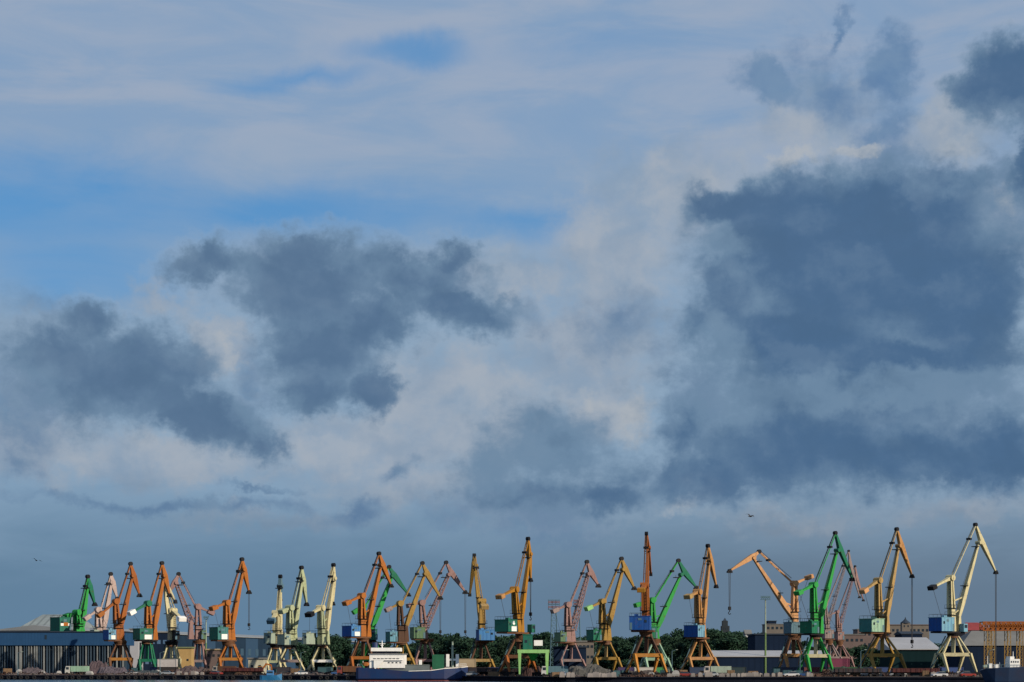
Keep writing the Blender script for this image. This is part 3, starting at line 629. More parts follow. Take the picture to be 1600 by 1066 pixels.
# ------------------------------------------------------------------ light towers and masts
def lattice_tower(px, D, ytop, yhead, hw, label):
    x = gx(px, D); zt = EYE+(HY-ytop)/FPX*D; zh = EYE+(HY-yhead)/FPX*D
    r = root('light_tower', (x, D, QZ), label, 'light tower', 'lattice floodlight towers')
    k = MB(); n = 12; b0, b1 = 1.6, .9
    def cr(f, i): 
        h = b0+(b1-b0)*f; a = ((-1,-1),(1,-1),(1,1),(-1,1))[i%4]; return Vector((x+a[0]*h, D+a[1]*h, QZ+(zh-QZ)*f))
    for i in range(4): k.bar(cr(0,i), cr(1,i), .24)
    for j in range(n):
        for i in range(4): k.bar(cr(j/n,i), cr((j+1)/n,i+1), .13); k.bar(cr((j+1)/n,i), cr((j+1)/n,i+1), .13)
    k.build('mast', paint('greyblue'), r)
    k = MB()
    for z in (zh, (zh+zt)/2, zt-.3): k.box(x-hw, x+hw, D-1.3, D+1.3, z, z+.2)
    for a in (-1,-.33,.33,1): k.bar((x+a*hw*.95, D-1.2, zh), (x+a*hw*.95, D-1.2, zt), .14); k.bar((x+a*hw*.95, D+1.2, zh), (x+a*hw*.95, D+1.2, zt), .14)
    hd = k.build('lamp_gallery', paint('greyblue'), r)
    k = MB()
    for z in (zh+.6, (zh+zt)/2+.5):
        for i in range(6): xx = x-hw*.85+i*hw*.34; k.box(xx-.3, xx+.3, D-1.75, D-1.35, z, z+.9)
    k.build('floodlight', paint('plum'), hd)
lattice_tower(865.5, 760, 937, 953, 2.3, 'tall lattice floodlight tower just left of the pink crane with the olive house')
lattice_tower(902, 820, 937, 948, 1.6, 'tall lattice floodlight tower just right of the pink crane tower')
def pole_light(px, D, ytop, ybot, label, heads=5, hw=2.0, lower='poleolive'):
    x = gx(px, D); zt = EYE+(HY-ytop)/FPX*D
    r = root('light_mast', (x, D, QZ), label, 'light mast')
    zm = QZ+(zt-QZ)*.55
    MB().tube((x,D,zm),(x,D,zt-.5),.27,.2,12).build('upper_pole', paint('palesage'), r)
    MB().tube((x,D,QZ),(x,D,zm),.36,.28,12).build('lower_pole', paint(lower), r)
    k = MB(); k.box(x-hw,x+hw,D-.5,D+.5,zt-.5,zt-.3); k.box(x-hw,x+hw,D-.1,D+.1,zt+.7,zt+.8)
    for i in range(heads): xx = x-hw+.3+i*(2*hw-.6)/(heads-1); k.bar((xx,D,zt-.3),(xx,D,zt+.75),.08)
    f = k.build('lamp_rack', paint('greyblue'), r)
    for i in range(heads):
        xx = x-hw+.3+i*(2*hw-.6)/(heads-1); k = MB(); k.box(xx-.28,xx+.28,D-.7,D-.2,zt-.05,zt+.6); k.build('floodlight', paint('greyblue'), f)
pole_light(1196, 640, 935, 1040, 'slim pale light mast with a lamp rack, its lower half green', heads=5, hw=1.6)
pole_light(322, 760, 966, 1040, 'short pole light with a yellow green lower half beside the lone orange crane', heads=3, hw=1.0)

# ------------------------------------------------------------------ buildings
def building(name, px0, px1, ytop, D, depth, wallm, roofm, label, cat, roof='flat', rise=2.0, win=None, D1=None, lip=.4, winm=None, ybase=None):
    """px0..px1 at the eaves line ytop; D1 = distance of the right end when the front recedes"""
    D1 = D1 or D; a = Vector((gx(px0,D), D, 0)); b_ = Vector((gx(px1,D1), D1, 0)); d = (b_-a); ln = d.length; d.normalize(); nb = Vector((-d.y, d.x, 0))
    if nb.y < 0: nb = -nb
    zt = EYE+(HY-ytop)/FPX*D; z0 = QZ; c = (a+b_)/2
    r = root(name, (c.x, c.y, QZ), label, cat)
    m_ = c+nb*depth/2
    MB().obox(m_, d, nb, ln/2, depth/2, z0, zt).build('wall', wallm, r)
    k = MB(); h = ln/2+lip; w = depth/2+lip
    def pt(s_, t_, z): return m_+d*s_+nb*t_+Z*z
    if roof == 'flat': k.obox(m_, d, nb, h, w, zt, zt+.5)
    elif roof == 'gable':      # ridge along the front
        k.poly([pt(-h,-w,zt),pt(h,-w,zt),pt(h,w,zt),pt(-h,w,zt),pt(-h,0,zt+rise),pt(h,0,zt+rise),pt(-h,-w,zt-.35),pt(h,-w,zt-.35),pt(h,w,zt-.35),pt(-h,w,zt-.35)],
            [(0,1,5,4),(2,3,4,5),(0,4,3),(1,2,5),(6,7,1,0),(7,8,2,1),(8,9,3,2),(9,6,0,3),(9,8,7,6)])
    elif roof == 'hip':
        e = min(h*.45, w)
        k.poly([pt(-h,-w,zt),pt(h,-w,zt),pt(h,w,zt),pt(-h,w,zt),pt(-h+e,0,zt+rise),pt(h-e,0,zt+rise)], [(0,1,5,4),(2,3,4,5),(0,4,3),(1,2,5),(3,2,1,0)])
    elif roof == 'shed':       # rises away from the quay
        k.poly([pt(-h,-w,zt),pt(h,-w,zt),pt(h,w,zt+rise),pt(-h,w,zt+rise),pt(-h,-w,zt-.3),pt(h,-w,zt-.3),pt(h,w,zt-.3),pt(-h,w,zt-.3)],
            [(0,1,2,3),(4,5,1,0),(5,6,2,1),(6,7,3,2),(7,4,0,3),(7,6,5,4)])
    k.build('roof', roofm, r)
    if win:
        nx, nz, ww, wh = win; H = zt-z0
        for i in range(nx):
            for j in range(nz):
                s_ = -ln/2+ln*(i+.5)/nx; z_ = z0+H*(j+.55)/nz
                MB().obox(a+d*(s_+ln/2)-nb*.04, d, nb, ww/2, .06, z_-wh/2, z_+wh/2).build('window', winm or M_glass, r)
    return r
m_bluewall = mat('blue_cladding', (.028,.085,.19), rough=1.0, spec=.04, wear=.2, scale=.2, stripes=(0,.9,.86))
m_bluedk = mat('navy_cladding', (.014,.026,.055), rough=1.0, spec=.04, wear=.3, scale=.15, stripes=(0,.5,.8))
m_grnwall = mat('dark_green_cladding', (.010,.028,.032), rough=1.0, spec=.04, wear=.3, scale=.15, stripes=(0,.4,.8))
m_beige = mat('beige_plaster', (.19,.165,.14), rough=.9, wear=.25, scale=.12)
m_pinkpl = mat('pink_plaster', (.17,.125,.115), rough=.9, wear=.25, scale=.12)
m_greyroof = mat('grey_sheet_roof', (.28,.32,.31), rough=.6, wear=.35, scale=.05, stripes=(0,.3,.6))
m_paleroof = mat('pale_sheet_roof', (.42,.42,.43), rough=.55, wear=.2, scale=.1)
m_dullroof = mat('dull_grey_roof', (.20,.20,.19), rough=.8, wear=.3, scale=.1)
m_redroof = mat('red_tile_roof', (.30,.05,.05), rough=.8, wear=.3, scale=.2)
m_darkroof = mat('slate_roof', (.03,.045,.07), rough=.8, wear=.3, scale=.2)

# long blue hall on open columns at the left
def blue_hall():
    D = 690; x0, x1 = gx(-60,D), gx(196,D); zb = EYE+(HY-1008.5)/FPX*D; zt = EYE+(HY-988)/FPX*D; r = root('conveyor_hall', ((x0+x1)/2, D, QZ), 'long blue hall raised on open columns at the left edge', 'hall')
    MB().box(x0,x1,D,D+16,zb,zt).build('wall', m_bluewall, r)
    MB().box(x0-.3,x1+.3,D-.3,D+16.3,zt,zt+.35).build('roof', m_darkroof, r)
    MB().box(gx(70,D),gx(73,D),D-.08,D+.04,zb+2.2,zt-1).build('window', M_glass, r)
    mcol = mat('column_concrete', (.26,.28,.28), rough=.8, wear=.4, scale=.3)
    mc2 = mat('column_grey', (.05,.085,.125), rough=.8, wear=.4, scale=.3)
    px = -55; i = 0
    while px < 195:
        big = 24 < px < 36
        w = .42 if big else random.choice((.12,.16,.22)); x = gx(px,D)
        MB().box(x-w,x+w,D+.4,D+1.2,QZ,zb).build('column', mcol if (big or random.random()<.35) else mc2, r)
        px += 6 if big else random.choice((3.5,4,5,6)); i += 1
    MB().box(x0,x1,D+1.6,D+2.0,QZ,zb).build('back_wall', mat('shed_back', (.055,.085,.12), rough=1.0, spec=.04, wear=.3, scale=.2), r)
    MB().box(gx(38,D),gx(55,D),D+1.25,D+1.55,QZ,zb-1.4).build('stair_block', m_beige, r)
    k = MB(); k.bar((gx(55,D),D+1.5,zb-1.2),(gx(112,D),D+1.5,zb-2.2),.35); k.bar((gx(80,D),D+1.5,zb-.6),(gx(112,D),D+1.5,zb-.9),.3); k.build('pipe', mcol, r)
blue_hall()
def crane_sign():      # small striped board behind
    pass
# hipped grey store behind the hall and the long store receding to the right
building('grain_store', 22, 118, 986, 900, 60, m_bluedk, m_greyroof, 'big grey store with a ribbed hipped roof behind the blue hall', 'warehouse', roof='hip', rise=8.5, lip=.6)
building('long_store', 118, 560, 984, 880, 40, mat('store_wall', (.020,.042,.075), rough=1.0, spec=.04, wear=.3, scale=.08, stripes=(0,.07,1.8)), mat('store_roof', (.30,.32,.33), rough=.7, wear=.25, scale=.06), 'very long dark blue store with a pale roof receding behind the cream cranes', 'warehouse', roof='gable', rise=2.2, D1=1330, lip=.8, win=(36,1,5,4), winm=mat('store_panel', (.05,.10,.15), rough=.5))
building('white_block', 203, 216, 984, 760, 12, mat('offwhite_block', (.42,.43,.46), rough=.8, wear=.15, scale=.3), m_dullroof, 'narrow off-white block at the end of the blue hall', 'building')
building('quay_shed', 216, 262, 989, 770, 14, m_bluedk, m_dullroof, 'dark blue shed behind the orange crane with green legs', 'shed', win=(5,2,1.4,1.6), winm=mat('pane_blue', (.10,.18,.30), rough=.2))
building('white_roof_shed', 1116, 1296, 1025, 640, 22, m_bluedk, m_paleroof, 'long low shed with a white roof right of the tan crane with the blue house', 'shed', roof='gable', rise=1.9, lip=.5)
building('blue_store', 1180, 1236, 992, 760, 24, m_bluedk, m_darkroof, 'dark navy store behind the light mast', 'warehouse')
building('green_wall_shed', 1393, 1466, 1014, 620, 20, m_grnwall, m_paleroof, 'shed with a broad pale sloping roof and dark green wall between the two rightmost cranes', 'shed', roof='shed', rise=4.0, lip=.6)
building('grey_roof_shed', 1503, 1640, 1009, 640, 26, m_bluedk, m_dullroof, 'dark shed with a grey hipped roof at the right edge under the orange gantry', 'shed', roof='hip', rise=5.2, lip=.5)
building('red_roof_house', 1508, 1542, 985, 900, 16, m_pinkpl, m_redroof, 'house with a red hipped roof left of the orange gantry', 'house', roof='hip', rise=3.8, win=(4,3,1.3,1.5))
building('beige_block', 1197, 1252, 976, 1300, 20, m_beige, m_dullroof, 'flat-roofed beige block behind the peach crane reaching left', 'building', win=(8,6,1.6,1.7))
building('rooftop_block', 1200, 1213, 971, 1325, 10, m_bluedk, m_darkroof, 'small dark rooftop block standing behind the beige block', 'building')
building('pink_block', 1283, 1350, 992, 1150, 20, m_pinkpl, m_dullroof, 'low pinkish block between the green crane and the teal house', 'building', win=(9,3,1.5,1.6))
building('beige_terrace', 1386, 1452, 977, 1250, 18, m_beige, mat('brown_roof', (.16,.11,.09), rough=.8, wear=.3), 'long beige terrace behind the white-roofed shed between the rightmost cranes', 'building', win=(10,4,1.4,1.6))
building('pink_annexe', 1340, 1392, 984, 1200, 16, m_pinkpl, m_dullroof, 'pinkish block hidden partly by the mint-sided crane house', 'building', win=(7,4,1.4,1.6))
building('navy_shed', 1409, 1441, 990, 780, 14, m_bluedk, m_darkroof, 'small navy shed rising behind the broad pale roof', 'shed', roof='gable', rise=1.0)
building('stone_store', 898, 928, 1003, 800, 14, m_beige, m_dullroof, 'beige store behind the pink crane legs', 'building', win=(5,3,1.0,1.1))
building('navy_store', 866, 916, 1012, 700, 16, m_bluedk, m_darkroof, 'dark navy store behind the legs of the pink crane', 'shed')
building('small_white_house', 1165, 1174, 990, 980, 8, mat('white_plaster', (.6,.6,.6), rough=.8), m_dullroof, 'tiny white house among the trees', 'house', roof='gable', rise=2)
building('kiosk_block', 388, 412, 1030, 640, 8, mat('cream_plaster', (.55,.53,.40), rough=.8, wear=.25, scale=.5), m_dullroof, 'cream box-shaped block on the quay right of the lone orange crane', 'building', win=(2,1,.8,.8))
building('tan_hopper_house', 276, 299, 1013, 690, 6, mat('tan_cladding', (.50,.33,.13), rough=.7, wear=.25, scale=.3), mat('olive_roof', (.20,.24,.12), rough=.8), 'tan clad loading house under the pink crane leaning left', 'building', win=(2,1,.7,.7))
building('brown_store', 322, 346, 1016, 720, 9, m_pinkpl, mat('sand_roof', (.45,.34,.2), rough=.8), 'brown store with a sandy roof left of the lone orange crane legs', 'building', win=(3,2,.8,.9))

# distant dark church-like tower and domed pavilion
def stepped_tower():
    D = 1250; r = root('stepped_tower', (gx(1134,D), D, QZ), 'dark stepped tower standing above the treeline', 'tower')
    m = mat('dark_stone', (.03,.04,.05), rough=.9, wear=.3, scale=.2)
    def zz(y): return EYE+(HY-y)/FPX*D
    MB().box(gx(1127.5,D),gx(1140,D),D,D+6,QZ,zz(978)).build('base_block', m, r)
    MB().box(gx(1129,D),gx(1137.5,D),D+.5,D+5,zz(978),zz(970)).build('upper_block', m, r)
    k = MB(); a, b_ = gx(1130.5,D), gx(1136,D); c = (a+b_)/2; z0 = zz(970)
    k.poly([(a,D+1,z0),(b_,D+1,z0),(b_,D+4,z0),(a,D+4,z0),(c,D+2.5,zz(965))], [(0,1,4),(1,2,4),(2,3,4),(3,0,4),(3,2,1,0)]); k.build('roof', m_darkroof, r)
    for i in range(3):
        MB().box(gx(1130+i*3,D),gx(1131+i*3,D),D-.05,D+.05,zz(984),zz(981)).build('window', M_glass, r)
stepped_tower()
def dome():
    D = 1200; r = root('domed_pavilion', (gx(1416,D), D, QZ), 'small building with a dark blue pointed dome above the beige terrace', 'building')
    def zz(y): return EYE+(HY-y)/FPX*D
    x = gx(1416,D); MB().box(x-2.6,x+2.6,D,D+5.2,QZ,zz(974)).build('wall', m_beige, r)
    k = MB(); prof = [(3.3,974),(2.9,972.5),(1.8,970.5),(.9,968.5),(.45,967),(.1,964)]
    for (r0,y0),(r1,y1) in zip(prof[:-1], prof[1:]): k.tube((x,D+2.6,zz(y0)),(x,D+2.6,zz(y1)),r0,r1,12)
    k.build('dome', m_darkroof, r)
    for i in (-1,1): MB().box(x+i*1.2-.4,x+i*1.2+.4,D-.05,D+.05,zz(980),zz(977)).build('window', M_glass, r)
dome()

# orange gantry at the right edge
def gantry():
    D = 600; r = root('gantry_crane', (gx(1575,D), D, QZ), 'orange lattice gantry on yellow legs at the right edge', 'gantry')
    x0, x1 = gx(1536,D), gx(1660,D); z0 = EYE+(HY-985)/FPX*D; z1 = EYE+(HY-972)/FPX*D
    k = MB()
    for y in (D, D+4):
        k.bar((x0,y,z0),(x1,y,z0),.35); k.bar((x0,y,z1),(x1,y,z1),.35); n = 16
        for i in range(n):
            a = x0+(x1-x0)*i/n; b_ = x0+(x1-x0)*(i+1)/n; k.bar((a,y,z0),(b_,y,z1),.28); k.bar((a,y,z1),(b_,y,z0),.28); k.bar((a,y,z0),(a,y,z1),.3)
    for i in range(0,17,2):
        a = x0+(x1-x0)*i/16; k.bar((a,D,z1),(a,D+4,z1),.3); k.bar((a,D,z0),(a,D+4,z0),.3)
    k.build('girder', paint('rustorange'), r)
    k = MB(); k.box(x0+3,x1-1,D+.6,D+3.4,z0+.3,z1-.5); k.build('walkway_cladding', paint('orange'), r)
    for px in (1545,1552,1577,1596):
        for y in (D, D+4):
            x = gx(px,D); k = MB(); k.bar((x-.45,y,QZ),(x-.45,y,z0),.18); k.bar((x+.45,y,QZ),(x+.45,y,z0),.18)
            for j in range(8):
                za = QZ+(z0-QZ)*j/8; zb = QZ+(z0-QZ)*(j+1)/8; k.bar((x-.45,y,za),(x+.45,y,zb),.1); k.bar((x-.45,y,zb),(x+.45,y,zb),.1)
            k.build('leg', paint('ochre'), r)
gantry()

# ------------------------------------------------------------------ trees
def leafmat(name, c):
    m = bpy.data.materials.new(name); m.use_nodes = True; t = m.node_tree; b = t.nodes['Principled BSDF']
    tc = t.nodes.new('ShaderNodeTexCoord'); n = t.nodes.new('ShaderNodeTexNoise'); n.inputs['Scale'].default_value = .5; n.inputs['Detail'].default_value = 5
    t.links.new(tc.outputs['Object'], n.inputs['Vector']); oi = t.nodes.new('ShaderNodeObjectInfo')
    mx = t.nodes.new('ShaderNodeMix'); mx.data_type = 'RGBA'; t.links.new(n.outputs['Fac'], mx.inputs[0])
    mx.inputs[6].default_value = (c[0]*.5, c[1]*.5, c[2]*.55, 1); mx.inputs[7].default_value = (c[0]*1.5, c[1]*1.5, c[2]*1.2, 1)
    hv = t.nodes.new('ShaderNodeHueSaturation'); t.links.new(mx.outputs[2], hv.inputs['Color'])
    mr = t.nodes.new('ShaderNodeMapRange'); t.links.new(oi.outputs['Random'], mr.inputs['Value']); mr.inputs['To Min'].default_value = .65; mr.inputs['To Max'].default_value = 1.3
    t.links.new(mr.outputs[0], hv.inputs['Value']); t.links.new(hv.outputs[0], b.inputs['Base Color']); b.inputs['Roughness'].default_value = .8; b.inputs['Specular IOR Level'].default_value = .1
    return m
M_leaf = leafmat('tree_leaves', (.022,.050,.034)); M_bark = mat('bark', (.06,.045,.035), rough=.9)
def tree_mesh(seed, kind):
    rnd = random.Random(seed); H = 1.0
    vs = []; fs = []
    lobes = []
    for i in range(13):
        a = rnd.uniform(0, 6.28); rr = rnd.uniform(.0, .27); z = rnd.uniform(.16, .84)
        lobes.append((math.cos(a)*rr*(1.25-z*.6), math.sin(a)*rr*(1.25-z*.6), z, rnd.uniform(.10,.19)*(1.2-z*.45)))
    lobes.append((0,0,.6,.2))
    for lx, ly, lz, lr in lobes:
        for k in range(230):
            v = Vector((rnd.gauss(0,1), rnd.gauss(0,1), rnd.gauss(0,1))).normalized()*lr*(rnd.random()**.35)
            p = Vector((lx, ly, lz))+Vector((v.x*1.15, v.y*1.15, v.z*.85)); s = rnd.uniform(.016,.034)
            ax = Vector((rnd.gauss(0,1), rnd.gauss(0,1), rnd.gauss(0,1))).normalized(); ay = ax.orthogonal().normalized(); ax = ax.cross(ay)
            o = len(vs); vs += [p+ax*s, p+ay*s*.8, p-ax*s, p-ay*s*.8]; fs.append((o,o+1,o+2,o+3))
    cm = bpy.data.meshes.new('crown'); cm.from_pydata([tuple(v) for v in vs], [], fs); cm.materials.append(M_leaf)
    k = MB(); k.tube((0,0,0),(0,0,.42),.024,.016,8); k.tube((0,0,.42),(0.01,0,.72),.016,.005,6)
    for lx, ly, lz, lr in lobes[:7]: k.tube((0,0,lz*.55),(lx*.9,ly*.9,lz),.010,.003,5)
    tm = bpy.data.meshes.new('trunk'); tm.from_pydata(k.v, [], k.f); tm.materials.append(M_bark)
    return cm, tm
TREES = [tree_mesh(100+i, 0) for i in range(6)]
PROF = [(470,1000),(505,991),(525,991),(550,999),(600,1003),(640,1000),(665,990),(675,986),(690,991),(705,987),(718,987),(735,994),(760,989),(780,992),(800,990),(822,989),(838,983),(850,989),(870,990),(885,992),
        (905,991),(930,994),(960,991),(985,992),(1010,990),(1040,992),(1052,987),(1062,981),(1080,982),(1100,984),(1118,981),(1130,986),(1160,985),(1185,988),(1210,998),(1260,1000),(1330,1003),(1400,1003),(1470,1001),(1510,999),(1600,1000)]
def prof(px):
    for (a,ya),(b_,yb) in zip(PROF[:-1], PROF[1:]):
        if a <= px <= b_: return ya+(yb-ya)*(px-a)/(b_-a)
    return 1002
def tree(px, ytop, D, wide=1.0):
    h = (EYE+(HY-ytop)/FPX*D-QZ)*1.05; x = gx(px, D)
    cm, tm = random.choice(TREES)
    o = root('tree', (x, D, QZ), ('nearer bushy' if D < 950 else 'far tall' if ytop < 988 else 'far low')+' tree '+where(px), 'tree', 'trees of the belt behind the quay')
    s = h*wide*random.uniform(.85,1.2)
    o.scale = (s, s, h); o.rotation_euler = (0,0,random.uniform(0,6.28))
    for nm, me in (('crown', cm), ('trunk', tm)):
        c = bpy.data.objects.new(nm, me); C.objects.link(c); c.parent = o
px = 474
while px < 1205:
    D = random.uniform(960, 1040); tree(px, prof(px)+random.uniform(-1,3), D); px += random.uniform(5.0, 8.5)
px = 560
while px < 1200:
    D = random.uniform(880, 930); tree(px, prof(px)+random.uniform(6,16), D, 1.15); px += random.uniform(8, 13)
px = 1215
while px < 1600:
    D = random.uniform(980, 1080); tree(px, prof(px)+random.uniform(-2,4), D, 1.1); px += random.uniform(12, 22)

# ------------------------------------------------------------------ ships
def hull(pts, zdeck, zkeel, w):
    pass
def cargo_ship():
    D = 545
    X = lambda px: gx(px, D)
    Zy = lambda y: EYE+(HY-y)/FPX*D
    r = root('cargo_ship', (X(645), D, 0), 'blue-hulled cargo ship with white bridge house moored at the quay', 'ship')
    # hull: stations along the length, stern at left, bow at right
    st = [(558,1044,.82,.2),(562,1043,.95,.0),(590,1045,1,.0),(640,1049,1,0),(675,1048,1,0),(695,1045,.92,0),(712,1044,.66,.0),(724,1043,.3,.3),(731,1042,.03,.9)]
    B2 = 5.2; vs = []; fs = []
    for px, yt, w, rk in st:
        x = X(px); zt = Zy(yt); xb = x-(1.6 if px > 715 else 0)*1.0+(1.2 if px < 560 else 0)
        vs += [(x, D-B2*w, zt), (x-.0, D-B2*w*.97, .7 if px < 720 else .9), (xb, D-B2*w*.6, -.8), (xb, D+B2*w*.6, -.8), (x, D+B2*w*.97, .7), (x, D+B2*w, zt)]
    n = len(st)
    for i in range(n-1):
        for k in range(6): fs.append((i*6+k, i*6+(k+1)%6, (i+1)*6+(k+1)%6, (i+1)*6+k))
    fs.append((5,4,3,2,1,0)); fs.append(tuple((n-1)*6+k for k in range(6)))
    m_hull = mat('ship_blue', (.008,.035,.12), rough=.45, wear=.25, scale=.3, rust=.15)
    h = MB().poly(vs, fs).build('hull', m_hull, r)
    k = MB()
    for (a,b_) in zip(st[3:-1], st[4:]): k.bar((X(a[0]), D-B2*a[2]-.03, Zy(a[1])+.05), (X(b_[0]), D-B2*b_[2]-.03, Zy(b_[1])+.05), .16)
    k.build('rub_rail', paint('white'), h)
    k = MB()
    for (a,b_) in zip(st[:-1], st[1:]): k.bar((X(a[0]), D-B2*a[2]-.02, .12), (X(b_[0])-(1 if b_[0]>720 else 0), D-B2*b_[2]-.02, .12), .10, .34)
    k.build('boot_stripe', mat('ship_red', (.14,.03,.03), rough=.6), h)
    wh = paint('white')
    def hx(px0, px1, y0, y1, d0, d1, nm, m, par, bevel=.04):
        k = MB(); k.box(X(px0), X(px1), D+d0, D+d1, Zy(y1), Zy(y0)); return k.build(nm, m, par, bevel=bevel)
    sup = hx(579, 634, 1022.5, 1044, -4.4, 4.4, 'superstructure', wh, r)
    hx(583, 622, 1018, 1022, -3.4, 3.6, 'bridge', mat('bridge_dark', (.02,.02,.025), rough=.2), sup)
    hx(581, 627, 1012.5, 1018, -4.0, 4.0, 'bridge_roof', wh, sup)
    hx(577, 636, 1022.0, 1022.45, -4.8, 4.8, 'bridge_wing', wh, sup)
    for i in range(7):
        k = MB(); x = X(587+i*6); k.box(x-.42, x+.42, D-4.46, D-4.38, Zy(1030), Zy(1028.8)); k.build('window', M_glass, sup)
    hx(583, 631, 1031.6, 1032.2, -4.9, -4.42, 'side_deck', wh, sup)
    for i in range(4):
        k = MB(); x = X(609+i*6); k.box(x-.25, x+.25, D-4.46, D-4.38, Zy(1036.5), Zy(1034.8)); k.build('window', M_glass, sup)
    # lifeboat in its davit at the after side
    k = MB(); k.sweep([(Vector((X(568),D-4.2,Zy(1037))), .4, .5), (Vector((X(571),D-4.2,Zy(1038))), 1.1, 1.3), (Vector((X(576),D-4.2,Zy(1038))), 1.1, 1.3), (Vector((X(579),D-4.2,Zy(1037))), .4, .5)], Vector((0,1,0)))
    k.build('lifeboat', paint('orange'), r, bevel=.1)
    k = MB(); k.bar((X(569),D-3.4,Zy(1044)),(X(569),D-4.0,Zy(1033)),.16); k.bar((X(578),D-3.4,Zy(1044)),(X(578),D-4.0,Zy(1033)),.16); k.build('davit', wh, r)
    # slanting white gangway and stairs
    k = MB(); k.poly([(X(586),D-4.9,Zy(1031)),(X(603),D-4.9,Zy(1031)),(X(588),D-4.9,Zy(1046)),(X(586),D-4.9,Zy(1042)),(X(586),D-4.6,Zy(1031)),(X(603),D-4.6,Zy(1031)),(X(588),D-4.6,Zy(1046)),(X(586),D-4.6,Zy(1042))],
        [(0,1,2,3),(7,6,5,4),(0,4,5,1),(1,5,6,2),(2,6,7,3),(3,7,4,0)]); k.build('bulwark', wh, r)
    hx(605, 672, 1039.5, 1049, -3.9, 3.9, 'hatch_coaming', mat('hatch_grey', (.16,.19,.19), rough=.7, wear=.3), r)
    for i in range(6): hx(606+i*11, 616.4+i*11, 1038.6, 1039.5, -4.0, 4.0, 'hatch_cover', mat('hatch_cover_grey', (.20,.24,.22), rough=.6, wear=.2), r)
    for px in (655.5,): hx(px, px+4.5, 1031.5, 1044, -3.6, -2.6, 'vent_post', wh, r)
    hx(676, 694, 1023, 1046, -3.3, 3.3, 'deck_crane_house', mat('deck_green', (.02,.14,.07), rough=.6, wear=.3), r)
    mstm = paint('white')
    hx(697.5, 702.5, 1022.5, 1042, -3.0, -2.0, 'king_post', mstm, r); hx(712.5, 717.5, 1022.5, 1042, -3.0, -2.0, 'king_post', mstm, r)
    hx(702.6, 712.4, 1029.5, 1032.5, -2.8, -2.2, 'cross_beam', mstm, r)
    k = MB(); k.tube((X(707.5), D-2.5, Zy(1043)), (X(707.5), D-2.5, Zy(1003)), .42, .22, 10); k.bar((X(703),D-2.5,Zy(1013)),(X(712),D-2.5,Zy(1013)),.12); k.build('foremast', paint('palesage'), r)
    k = MB(); k.tube((X(597), D, Zy(1012.4)), (X(597), D, Zy(1001)), .2, .1, 8); k.bar((X(592),D,Zy(1006)),(X(602),D,Zy(1006)),.14); k.box(X(595),X(599),D-.4,D+.4,Zy(1009),Zy(1008)); k.build('radar_mast', mstm, sup)
    k = MB(); k.tube((X(586),D,Zy(1012.4)),(X(586),D,Zy(1004)),.9,.8,12); k.build('funnel', m_hull, sup)
    k = MB()                # deck railing forward and aft
    for a, b_, y in ((560,579,1044),(719,729,1043)):
        for j in range(6): x = X(a+(b_-a)*j/5); k.bar((x,D-3.2,Zy(y)),(x,D-3.2,Zy(y)+1.1),.07)
        k.bar((X(a),D-3.2,Zy(y)+1.1),(X(b_),D-3.2,Zy(y)+1.1),.07); k.bar((X(a),D-3.2,Zy(y)+.6),(X(b_),D-3.2,Zy(y)+.6),.06)
    k.build('railing', mstm, r)
cargo_ship()
def right_ship():
    D = 480; X = lambda px: gx(px, D); Zy = lambda y: EYE+(HY-y)/FPX*D
    r = root('coaster_ship', (X(1580), D, 0), 'dark blue vessel with a white wheelhouse cut off by the right edge', 'ship')
    st = [(1531,1048,.03),(1538,1045,.45),(1550,1044,.85),(1570,1043,1),(1600,1042,1),(1640,1042,1),(1690,1040,.8)]
    vs = []; fs = []
    for px, yt, w in st:
        x = X(px); vs += [(x, D-4*w, Zy(yt)), (x+(1.2 if px<1540 else 0), D-4*w*.9, .4), (x+(2 if px<1540 else 0), D-3*w, -.8), (x+(2 if px<1540 else 0), D+3*w, -.8), (x+(1.2 if px<1540 else 0), D+4*w*.9, .4), (x, D+4*w, Zy(yt))]
    n = len(st)
    for i in range(n-1):
        for k in range(6): fs.append((i*6+k, i*6+(k+1)%6, (i+1)*6+(k+1)%6, (i+1)*6+k))
    fs.append((5,4,3,2,1,0)); fs.append(tuple((n-1)*6+k for k in range(6)))
    hl = MB().poly(vs, fs).build('hull', mat('ship_navy', (.012,.035,.085), rough=.5, wear=.3, scale=.3, rust=.1), r)
    wh = paint('white')
    w = MB().box(X(1574),X(1590),D-2.2,D+2.2,Zy(1044),Zy(1030)).build('wheelhouse', wh, r, bevel=.06)
    MB().box(X(1575),X(1582),D-1.8,D+1.8,Zy(1030),Zy(1026)).build('upper_cabin', wh, w, bevel=.05)
    for i in range(4): MB().box(X(1576+i*3.4),X(1577.8+i*3.4),D-2.26,D-2.15,Zy(1035.5),Zy(1033)).build('window', M_glass, w)
    MB().tube((X(1583),D,Zy(1030)),(X(1583),D,Zy(1018)),.12,.06,8).build('mast', wh, w)
    MB().box(X(1536),X(1545),D-.7,D+.5,Zy(1043),Zy(1039)).build('windlass', paint('palesage'), r)
    MB().box(X(1544),X(1549),D-1,D+.8,Zy(1044),Zy(1037)).build('deck_locker', wh, r)
    MB().box(X(1554),X(1559),D-1,D+.8,Zy(1044),Zy(1038)).build('deck_locker', wh, r)
    MB().tube((X(1562),D,Zy(1044)),(X(1562),D,Zy(1035)),.12,.08,8).tube((X(1543),D,Zy(1044)),(X(1543),D,Zy(1025)),.1,.06,8).build('mast', wh, r)
    k = MB()
    for j in range(12): x = X(1536+j*5); k.bar((x,D-2.4,Zy(1045)),(x,D-2.4,Zy(1045)+1),.06)
    k.bar((X(1536),D-2.4,Zy(1045)+1),(X(1591),D-2.4,Zy(1045)+1),.06); k.build('railing', paint('greyblue'), r)
right_ship()
